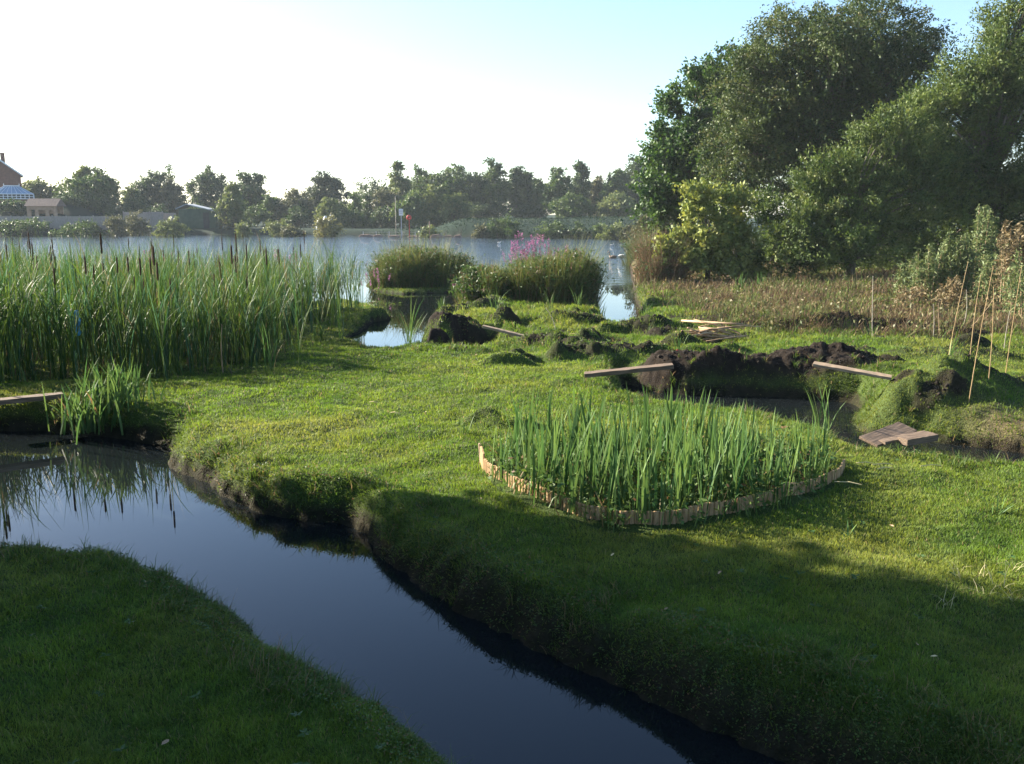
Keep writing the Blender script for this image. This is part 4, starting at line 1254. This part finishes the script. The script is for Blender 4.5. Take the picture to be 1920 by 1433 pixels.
cane(1637, 622, 1637, 519, .45, .009, M['grey_cane'], 'lone upright grey stake before the willow shrub')
cane(1772, 702, 1815, 492, .45, .006, M['cane'], 'leaning bamboo cane, leftmost of the group behind the mound')
cane(1814, 722, 1839, 517, .45, .006, M['cane'], 'bamboo cane, second from the left behind the mound')
cane(1814, 776, 1862, 502, .28, .006, M['cane'], 'long leaning bamboo cane stuck in the near mound')
cane(1851, 742, 1863, 540, .42, .006, M['cane'], 'upright bamboo cane right of the long leaning one')
cane(1886, 694, 1916, 500, .45, .006, M['cane'], 'bamboo cane nearest the right edge')
cane(1804, 612, 1812, 545, .5, .008, M['grey_cane'], 'short thin grey cane among the weeds behind the bamboo')
cane(1751, 620, 1750, 572, .5, .007, M['grey_cane'], 'short grey stick left of the leaning bamboo')
cane(1764, 616, 1760, 570, .5, .007, M['stick'], 'short brown stick left of the leaning bamboo')
cane(1884, 640, 1893, 585, .5, .007, M['grey_cane'], 'short pale stick before the rusty dock')
cane(1810, 612, 1864, 560, .5, .008, M['stick'], 'bent branch slanting across the weeds behind the bamboo')
cane(1042, 620, 1024, 578, .35, .010, M['grey_cane'], 'thin leaning stick at the edge of the muddy island', group='sticks lying on the muddy island')
cane(1050, 628, 1118, 612, .30, .010, M['stick'], 'thin stick lying across the muddy island ditch', group='sticks lying on the muddy island')
cane(418, 690, 416, 610, .28, .010, M['stick'], 'brown dead stem standing before the cattails', group='sticks in the cattails')

# pile of cut stalks
rg = np.random.default_rng(77)
sx_, sy_ = gp(1335, 632, .4)
for k in range(26):
    a = rg.normal(0, .5) + (3.14 if rg.random() < .5 else 0); L_ = rg.uniform(.35, 1.0)
    c = np.array([sx_ + rg.normal(0, .27), sy_ + rg.normal(0, .16), 0]); c[2] = hz(c[0], c[1]) + .03 + rg.random() * .17
    dv = np.array([math.cos(a), math.sin(a) * .6, rg.normal(-.06, .16)]) * L_ / 2
    g = Geo(); g.tube([-dv, dv * .1 + (0, 0, rg.uniform(0, .03)), dv], [.016, .014, .008], 6)
    tag(g.build('cut_stick', M['stick'], None, c, smooth=True), 'dry cut stick in the heap on the rough ground', 'stick', 'cut sticks heaped on the rough ground')
tag((lambda g: (g.tube([on(1278, 616, .4) - on(1330, 626, .4), (0, 0, .06), on(1392, 634, .4, .1) - on(1330, 626, .4)], [.022, .026, .02], 7), g.build('cut_branch', M['stick'], None, on(1330, 626, .4, .16), smooth=True))[1])(Geo()),
    'long pale branch lying along the top of the stick heap', 'branch')

# small red plant
x, y = gp(1262, 664, .45); n = 160
c = np.column_stack([rg.normal(0, .07, n), rg.normal(0, .06, n), rg.random(n) * .16])
A = leaf_quads(c, rg.normal(size=(n, 3)), rg.uniform(.03, .06, n), rg.uniform(.02, .035, n), rg, mixcol((.20, .02, .035), (.38, .05, .07), rg.random(n)))
tag(link('red_plant', new_mesh('red_plant', *A[:2], M['flower'], A[2]), None, (x, y, hz(x, y))), 'small crimson plant among the grass beside the mud', 'plant')

# blue plastic scrap caught in the cattails
x, y = gp(156, 690, .3); z = 1.02
g = Geo(); V, Fq = [], []
for i_ in range(9):
    for j in range(5):
        V.append((.055 * (j - 2) / 2 * (1.1 - .5 * abs(i_ - 4) / 4) + .012 * math.sin(i_ * 1.7), .02 * math.sin(j * 1.9 + i_) + (.012 if (i_ + j) % 2 else 0), .20 * (i_ - 4) / 4))
for i_ in range(8):
    for j in range(4):
        Fq.append((i_ * 5 + j, i_ * 5 + j + 1, (i_ + 1) * 5 + j + 1, (i_ + 1) * 5 + j))
g.add(V, Fq); o = g.build('plastic_bag', M['blue'], None, (x, y - .1, z), smooth=True)
sm = o.modifiers.new('thickness', 'SOLIDIFY'); sm.thickness = .006
tag(o, 'crumpled blue plastic bag caught among the cattails', 'plastic bag')

# straws lying on the lawn
ST = [(1655, 872, .20), (1622, 868, .16), (1745, 880, .2), (1660, 880, .15), (740, 770, .12), (700, 752, .12), (1590, 905, .22)]
for k, (u, v, L_) in enumerate(ST):
    x, y = gp(u, v, .38); a = rg.uniform(-.6, .2)
    g = Geo(); d = np.array([math.cos(a), math.sin(a), 0]) * L_ / 2
    g.tube([-d, d * .1 + (0, 0, .012), d], [.004, .005, .003], 5)
    tag(g.build('straw', M['straw'], None, (x, y, hz(x, y) + .055)), 'dry yellow straw lying on the mown lawn', 'straw', 'straws lying on the lawn')
WISP = [(1800, 1080), (1848, 1075), (1880, 1095), (1905, 1060), (1900, 1120), (1840, 1110), (1780, 1130)]
for u, v in WISP:
    x, y = gp(u, v, .36); nl = 7
    b_ = np.column_stack([rg.normal(0, .02, (nl, 2)), np.zeros(nl)])
    A = blades(b_, rg.uniform(0, 6.28, nl), np.abs(rg.normal(.5, .3, nl)), np.abs(rg.normal(1.1, .5, nl)), rg.uniform(.10, .22, nl), .004, rg.uniform(-1, 1, nl), 4, (.40, .36, .20))
    tag(link('dead_grass_wisp', new_mesh('dead_grass_wisp', *A[:2], M['dry'], A[2]), None, (x, y, hz(x, y))), 'pale bleached grass wisp at the shadow edge on the lawn', 'dead grass', 'bleached grass wisps on the lawn')
# fallen leaves, counted few on the lawn
for k in range(34):
    r_ = math.exp(rg.uniform(math.log(4), math.log(13))); th_ = rg.uniform(-.5, .5); x, y = r_ * math.sin(th_), r_ * math.cos(th_)
    if look(DG, np.array([x]), np.array([y]))[0] < .3 or sdf(IRIS, np.array([x]), np.array([y]))[0] < 0.1: continue
    V = [(-.03, 0, 0), (-.01, -.014, .006), (.02, -.012, .004), (.035, 0, .008), (.02, .013, .009), (-.01, .015, .007), (0, 0, -.002)]
    g = Geo(); g.add(V, [(0, 1, 6), (1, 2, 6), (2, 3, 6), (3, 4, 6), (4, 5, 6), (5, 0, 6)])
    o = g.build('fallen_leaf', M['straw'] if rg.random() < .2 else M['stick'], None, (x, y, hz(x, y) + .045)); o.rotation_euler = (rg.normal(0, .3), rg.normal(0, .3), rg.uniform(0, 6.28))
    s_ = rg.uniform(.35, .75); o.scale = (s_, s_, s_)
    tag(o, 'small dry leaf fallen on the lawn', 'fallen leaf', 'dry leaves fallen on the lawn')

# ------------------------------------------------------------------ birds on the water
def bird(u, v, s, yaw, label, mat, cat='swan', neck=1.0, group='swans by the channel mouth'):
    x, y = gp(u, v, 0)
    root = thing(cat, (x, y, 0), label, cat, group, yaw)
    P = np.array([(-.48, 0, .16), (-.40, 0, .14), (-.25, 0, .12), (0, 0, .11), (.20, 0, .12), (.32, 0, .17), (.38, 0, .30 * neck), (.36, 0, .30 + .18 * neck), (.38, 0, .36 + .24 * neck), (.44, 0, .38 + .27 * neck), (.50, 0, .37 + .26 * neck)]) * s
    R = np.array([.012, .06, .13, .175, .15, .09, .055, .045, .045, .058, .03]) * s
    g = Geo(); g.tube(P, R, 12); g.build('body', mat, root, smooth=True)
    g = Geo(); g.tube([P[-1] + (-.01 * s, 0, 0), P[-1] + (.10 * s, 0, -.035 * s)], [.022 * s, .008 * s], 8); g.build('bill', M['bill'], root)
    for sd in (-1, 1):
        g = Geo(); g.tube([(-.40 * s, sd * .05 * s, .20 * s), (-.2 * s, sd * .13 * s, .20 * s), (.05 * s, sd * .15 * s, .19 * s), (.2 * s, sd * .11 * s, .17 * s)], [.01 * s, .06 * s, .075 * s, .02 * s], 8)
        g.build('wing', mat, root, smooth=True)
    return root


bird(1149, 484, .62, 2.9, 'brownish young swan with upright neck on the water left of the white one', M['brownbird'])
bird(1167, 483, .72, .4, 'white swan preening beside the right bank', M['bird'], neck=.35)
bird(1079, 485, .60, 1.5, 'pale young swan half hidden behind the dark marsh clump', M['bird'])
bird(936, 456, .42, .2, 'small white gull resting far out on the lake', M['bird'], 'gull', .25, 'gulls on the lake')
bird(1147, 461, .38, .2, 'small white gull near the far end of the right bank', M['bird'], 'gull', .25, 'gulls on the lake')

# ------------------------------------------------------------------ brick house, conservatory, stable, fences
Y0 = 146.0; hx = at(8, 405, Y0)[0]; hzb = hz(hx, Y0)
zr, ze = at(8, 300, Y0)[2] - hzb, at(42, 327, Y0)[2] - hzb
hwid = 33 * px(Y0)
ho = thing('brick_house', (hx, Y0, hzb), 'brick house with white gable edges at the left end of the far shore', 'house')
g = Geo(); g.prism([(-hwid, 0, -.5), (hwid, 0, -.5), (hwid, 0, ze), (0, 0, zr), (-hwid, 0, ze)], (0, 0, 0), (0, 8, 0)); g.build('wall', M['brick'], ho)
g = Geo()
for sd in (-1, 1):
    dx, dz = hwid + .35, ze - zr - .35 * (zr - ze) / hwid
    g.add([(0, -.4, zr + .16), (sd * dx, -.4, zr + dz + .16), (sd * dx, 8.4, zr + dz + .16), (0, 8.4, zr + .16), (0, -.4, zr + .01), (sd * dx, -.4, zr + dz + .01), (sd * dx, 8.4, zr + dz + .01), (0, 8.4, zr + .01)],
          [(0, 1, 2, 3), (4, 7, 6, 5), (0, 4, 5, 1), (1, 5, 6, 2), (2, 6, 7, 3)])
rf = g.build('roof', M['tile'], ho)
g = Geo()
for sd in (-1, 1):
    g.add([(0, -.46, zr + .20), (sd * dx, -.46, zr + dz + .20), (sd * dx, -.46, zr + dz - .08), (0, -.46, zr - .08), (0, -.41, zr + .20), (sd * dx, -.41, zr + dz + .20), (sd * dx, -.41, zr + dz - .08), (0, -.41, zr - .08)],
          [(0, 1, 2, 3), (0, 4, 5, 1), (3, 2, 6, 7), (1, 5, 6, 2)])
g.build('bargeboard', M['white'], rf)
g = Geo(); g.box((.55, 1.6, zr + .35), (.62, .62, 1.5)); g.box((.55, 1.6, zr + 1.12), (.72, .72, .10)); g.build('chimney', M['brick'], rf)
ho.rotation_euler[2] = .50

Yc = 140.0; cx_ = at(26, 405, Yc)[0]; czb = hz(cx_, Yc); w_ = 36 * px(Yc)
he, hr = at(26, 364, Yc)[2] - czb, at(26, 349, Yc)[2] - czb
cs = thing('conservatory', (cx_, Yc, czb), 'white framed conservatory with hipped blue glass roof below the brick house', 'conservatory')
g = Geo(); g.box((0, 1.5, .35), (2 * w_ - .1, 3, .9)); g.build('base_wall', M['brick'], cs)
g = Geo(); g.add([(-w_, 0, he), (w_, 0, he), (w_, 3, he), (-w_, 3, he), (-w_ * .35, 1.5, hr), (w_ * .35, 1.5, hr)], [(0, 1, 5, 4), (1, 2, 5), (2, 3, 4, 5), (3, 0, 4), (3, 2, 1, 0)]); rf = g.build('roof', M['glass'], cs)
g = Geo()
for f in np.linspace(-1, 1, 9):
    g.tube([(w_ * f, -.03, he + .03), (w_ * .35 * f, 1.47, hr + .03)], .022, 5)
g.tube([(-w_ * .37, 1.5, hr + .08), (w_ * .37, 1.5, hr + .08)], .07, 6); g.tube([(-w_, 0, he), (w_, 0, he)], .07, 6)
g.tube([(-w_ * .35, 1.5, hr), (-w_ * .35, 1.5, hr + .4)], .04, 5); g.tube([(w_ * .35, 1.5, hr), (w_ * .35, 1.5, hr + .4)], .04, 5)
g.build('glazing_bar', M['white'], rf)
g = Geo()
for f in np.linspace(-1, 1, 11):
    g.box((w_ * f * .98, .02, (he + .8) / 2), (.11, .11, he - .8))
for sd in (-1, 1):
    g.box((sd * w_ * .98, 2.9, (he + .8) / 2), (.11, .11, he - .8))
g.box((0, .02, .86), (2 * w_, .13, .1)); g.box((0, .02, he - .35), (2 * w_, .09, .08)); g.build('frame', M['white'], cs)
g = Geo(); g.box((0, .12, (he + .8) / 2), (2 * w_ * .97, .02, he - .9)); g.build('glazing', M['dark'], cs); cs.rotation_euler[2] = .45

Ys = 133.5; x_ = at(80, 405, Ys)[0]; zb = hz(x_, Ys); sw = 26 * px(Ys); st_h = at(80, 387, Ys)[2] - zb
sb = thing('stable', (x_, Ys, zb), 'low brown stable with three dark openings behind the wooden fence', 'stable')
g = Geo()
for f in (-1, -.4, .4, 1):
    g.box((sw * f * .93, 0, st_h / 2 - .3), (.5, .3, st_h + .6))
g.box((0, -.02, st_h - .25), (2 * sw, .34, .5)); g.box((0, 2.2, st_h / 2), (2 * sw * .98, .2, st_h)); g.build('wall', M['stable'], sb)
g = Geo(); g.prism([(-sw - .3, -.5, st_h + .02), (-sw - .3, 2.6, st_h + .02), (-sw - .3, 1.0, st_h + 1.1)], (0, 0, 0), (2 * sw + .6, 0, 0)); g.build('roof', M['tile'], sb)


def fence(u0, u1, vt, Y, label, mat, step=1.9, name='board_fence', plank=.15, gap=.012, Y2=None):
    Y2 = Y if Y2 is None else Y2
    xa, xb = at(u0, 405, Y)[0], at(u1, 405, Y2)[0]
    root = thing(name, (xa, Y, hz(xa, Y)), label, 'fence')
    Ln = math.hypot(xb - xa, Y2 - Y); ux, uy = (xb - xa) / Ln, (Y2 - Y) / Ln; a = math.atan2(uy, ux)
    top = at(u0, vt, Y)[2]; z0 = hz(xa, Y); rg = np.random.default_rng(int(u1))
    g = Geo(); s = 0
    while s < Ln:
        x, y = ux * s, uy * s; zg = hz(xa + x, Y + y) - z0
        h = top - z0 - zg + rg.normal(0, .015)
        g.box((x, y, zg + h / 2 - .05), (plank, .022, max(.4, h)), a); s += plank + gap
    g.build('boards', mat, root)
    s = 0; g0 = None
    while s < Ln:
        x, y = ux * s, uy * s; zg = hz(xa + x, Y + y) - z0
        g = Geo(); g.box((x - uy * 0 , y - .07, zg + (top - z0 - zg) / 2), (.13, .11, top - z0 - zg + .12), a); g.build('post', mat, root); s += step
    return root


fence(-30, 206, 405, 129.5, 'long grey board fence before the brick house and stable', M['fence'])
fence(232, 306, 397, 136, 'short purplish board fence right of the wide ragged tree', M['fence'])
fence(306, 330, 399, 137, 'short dark fence end beside the green shed', M['fence'])

# green shed
Yg = 140.0; x_ = at(370, 405, Yg)[0]; zb = hz(x_, Yg); sw = 36 * px(Yg); st_h = at(370, 392, Yg)[2] - zb
sb = thing('garden_shed', (x_, Yg, zb), 'low green shed with pale sloping roof on the far shore', 'shed')
g = Geo(); g.box((0, 1.5, st_h / 2 - .2), (2 * sw * .95, 3, st_h + .4)); g.build('wall', M['shed'], sb)
g = Geo(); g.prism([(-sw - .2, 0, st_h + .05), (-sw * .5, 0, st_h + .75), (sw + .3, 0, st_h - .35), (sw + .3, 0, st_h - .47), (-sw * .5, 0, st_h + .6), (-sw - .2, 0, st_h - .07)], (0, -.4, 0), (0, 3.4, 0)); g.build('roof', M['felt'], sb)
g = Geo(); g.box((sw * .45, -.02, st_h * .42), (.9, .06, st_h * .8)); g.build('door', M['dark'], sb)

# sacks, sign, pole, lifebuoy, stones on the far bank
def sack(u, Y, w, h, label):
    x = at(u, 405, Y)[0]; z = hz(x, Y)
    g = Geo(); g.tube([(0, 0, -.05), (0, 0, .0), (.03, 0, h * .35), (0, .02, h * .7), (.05, 0, h * .92), (.08, 0, h)], [w * .30, w * .46, w * .5, w * .46, w * .26, w * .12], 12)
    tag(g.build('bulk_sack', M['post'], None, (x, Y, z), smooth=True), label, 'sack', 'white sacks on the far bank')


zz_ = [at(597, 411, 131)[2], at(609, 405, 131)[2], at(619, 403, 131)[2]]
sack(597, 131, .9, zz_[0] - hz(at(597, 405, 131)[0], 131), 'lowest white sack on the far bank, left of the yellow shore bush')
sack(609, 131, .9, zz_[1] - hz(at(609, 405, 131)[0], 131), 'middle white sack on the far bank above the yellow shore bush')
sack(619, 131, .7, zz_[2] - hz(at(619, 405, 131)[0], 131), 'tallest white sack on the far bank, rightmost of the three')


def pole(u, vb, vt, Y, r, label, name='pole', cat='pole', mat='post'):
    x = at(u, 405, Y)[0]; z = hz(x, Y); h = at(u, vt, Y)[2] - z
    g = Geo(); g.tube([(0, 0, -.2), (0, 0, h * .5), (0, 0, h)], [r * 1.3, r, r * .7], 8); g.tube([(0, 0, -.1), (0, 0, .25)], r * 2, 8)
    return tag(g.build(name, M[mat], None, (x, Y, z), smooth=True), label, cat)


pole(742, 410, 368, 124, .045, 'tall pale pole on the far bank before the birch', mat='grey_cane')
x_ = at(752, 405, 123)[0]; zb = hz(x_, 123)
sg = thing('notice_board', (x_, 123, zb), 'white notice board on a post beside the tall pale pole', 'sign')
zt = at(752, 391, 123)[2] - zb
g = Geo(); g.box((0, 0, zt - .5), (.55, .05, .85)); g.build('panel', M['white'], sg, bevel=.01)
g = Geo(); g.box((0, .06, (zt - .1) / 2), (.09, .07, zt + .1)); g.build('post', M['post'], sg)
g = Geo(); g.box((0, -.03, zt - .35), (.46, .012, .05)); g.box((0, -.03, zt - .62), (.46, .012, .05)); g.build('line', M['grey_cane'], sg)
x_ = at(767, 405, 121)[0]; zb = hz(x_, 121); zt = at(767, 403, 121)[2] - zb
lb = thing('lifebuoy_stand', (x_, 121, zb), 'red lifebuoy housing on a post by the waterside path', 'lifebuoy')
g = Geo(); g.box((0, 0, zt / 2 - .1), (.10, .10, zt)); g.build('post', M['red'], lb)
g = Geo(); a_ = np.linspace(0, 6.283, 21); g.tube([(.24 * math.cos(t), -.10, zt - .35 + .24 * math.sin(t)) for t in a_], .10, 8, False); g.build('ring', M['red'], lb, smooth=True)
pole(805, 440, 415, 117, .06, 'thin rusty brown post at the far waterline', 'rusty_post', 'post', 'stone')
# post and wire fence along the waterside path
fx0, fx1, fy = at(680, 405, 121.5)[0], at(850, 405, 121.5)[0], 121.5
pf = thing('wire_fence', (fx0, fy, hz(fx0, fy)), 'post and wire fence along the path below the far wood', 'fence'); z0 = hz(fx0, fy)
k = 0; x = fx0; tops = []
while x < fx1:
    zz = hz(x, fy) - z0
    g = Geo(); g.tube([(x - fx0, 0, zz - .2), (x - fx0, 0, zz + 1.35)], .045, 6); g.build('post', M['post'], pf); tops.append((x - fx0, 0, zz)); x += 1.7
g = Geo()
for h in (.5, .9, 1.25):
    g.tube([np.array(t) + (0, .05, h) for t in tops], .008, 4)
g.build('wire', M['post'], pf)
# stone blocks and boards shoring up the far bank
SB = [(690, 436, 2.2), (712, 434, 1.4), (742, 436, 2.0), (775, 437, 1.6), (790, 434, 1.1), (820, 436, 1.8), (842, 437, 1.5), (860, 436, 1.2)]
for k, (u, v, w) in enumerate(SB):
    Y = 122.0 if u < 800 else 118.5; x = at(u, 405, Y)[0]; rg = np.random.default_rng(k)
    g = Geo(); hh = .8 + .35 * rg.random()
    pr = [(-w / 2, 0, -.3), (w / 2, 0, -.3), (w / 2 * .95, 0, hh * .7), (w * .2, 0, hh), (-w * .3, 0, hh * .95), (-w / 2 * .9, 0, hh * .6)]
    g.prism(pr, (0, -.5, 0), (0, .6, 0))
    tag(g.build('stone_block', M['stone'], None, (x, Y - 2, hz(x, Y - 2)), bevel=.08), ['wide reddish stone block, leftmost of those shoring the far bank', 'reddish stone block second from the left on the far bank', 'broad reddish stone block below the notice board', 'reddish stone block below the lifebuoy', 'small reddish stone block left of the rusty post',
        'reddish stone block just right of the rusty post', 'reddish stone block left of the embankment foot', 'smallest rightmost reddish stone block of the far bank'][k], 'stone block', 'stone blocks shoring the far bank')

# coarse grass on the embankment and the far bank
rg = np.random.default_rng(88); n = 26000
x = rg.uniform(-80, 46, n); y = rg.uniform(112, 131, n)
k = (look(DG, x, y) > .3); x, y = x[k], y[k]; n = len(x)
c = mixcol((.010, .026, .016), (.028, .050, .024), np.clip(fbm(x * .25, y * .3, 99) * 1.6 - .3 + rg.normal(0, .2, n), 0, 1))
A = blades(np.column_stack([x, y, look(ZG, x, y) - .02]), rg.uniform(0, 6.28, n), np.abs(rg.normal(.3, .2, n)), np.abs(rg.normal(.4, .3, n)), rg.uniform(.15, .34, n), rg.uniform(.08, .16, n), rg.uniform(-1, 1, n), 2, c)
tag(link('far_grass', new_mesh('far_grass', *A[:2], M['dry'], A[2])), 'coarse dark grass on the embankment and far bank of the lake', 'grass', kind='stuff')

# ------------------------------------------------------------------ morning haze over the lake
bpy.context.view_layer.update()
zs = [(o.matrix_world @ Vector(c)).z for o in SC.objects if o.type == 'MESH' for c in o.bound_box]
ztop, zbot = max(zs) + .3, min(zs) - 1.0
print('air box', zbot, ztop)
g = Geo(); g.box((0, 190, (ztop + zbot) / 2), (860, 520, ztop - zbot))
m, nt, out = nodes('morning_haze')
pv = N(nt, 'ShaderNodeVolumePrincipled'); pv.inputs['Color'].default_value = (.80, .90, 1.0, 1); pv.inputs['Density'].default_value = .00030; pv.inputs['Anisotropy'].default_value = .0
nt.links.new(pv.outputs[0], out.inputs['Volume'])
hb = g.build('haze', m); tag(hb, 'thin morning haze lying over the lake and trees', 'haze', kind='stuff')

# ------------------------------------------------------------------ light, sky, camera
SUN_EL, SUN_AZ = math.radians(24), math.radians(-62)      # azimuth measured from +Y towards +X
sv = Vector((math.sin(SUN_AZ) * math.cos(SUN_EL), math.cos(SUN_AZ) * math.cos(SUN_EL), math.sin(SUN_EL)))
sl = bpy.data.lights.new('sun', 'SUN'); sl.energy = 5.0; sl.angle = math.radians(.5); sl.color = (1.0, .91, .74)
so = link('sun', sl); so.rotation_euler = sv.to_track_quat('Z', 'Y').to_euler(); so.location = (-30, 20, 30)
wd = bpy.data.worlds.new('World'); SC.world = wd; wd.use_nodes = True
nt = wd.node_tree; nt.nodes.clear()
sk = nt.nodes.new('ShaderNodeTexSky'); sk.sky_type = 'NISHITA'; sk.sun_disc = False
sk.sun_elevation = SUN_EL; sk.sun_rotation = SUN_AZ; sk.altitude = 50; sk.air_density = 1.0; sk.dust_density = .8; sk.ozone_density = 3.0
bg = nt.nodes.new('ShaderNodeBackground'); bg.inputs['Strength'].default_value = .062
wo = nt.nodes.new('ShaderNodeOutputWorld')
nt.links.new(sk.outputs[0], bg.inputs[0]); nt.links.new(bg.outputs[0], wo.inputs[0])

cam = bpy.data.cameras.new('camera'); cam.sensor_width = 36; cam.lens = FPX / 1920 * 36; cam.clip_end = 2000; cam.clip_start = .05
co = link('camera', cam); co.location = (0, 0, CAMZ); co.rotation_euler = (math.pi / 2 - PITCH, 0, 0)
SC.camera = co
SC.view_settings.view_transform = 'Standard'; SC.view_settings.look = 'None'
SC.view_settings.exposure = 2.35; SC.view_settings.gamma = 1.0
cy = SC.cycles
cy.max_bounces = 6; cy.diffuse_bounces = 3; cy.glossy_bounces = 3; cy.transmission_bounces = 4; cy.volume_bounces = 0
cy.transparent_max_bounces = 6; cy.use_denoising = True; cy.caustics_reflective = False; cy.caustics_refractive = False
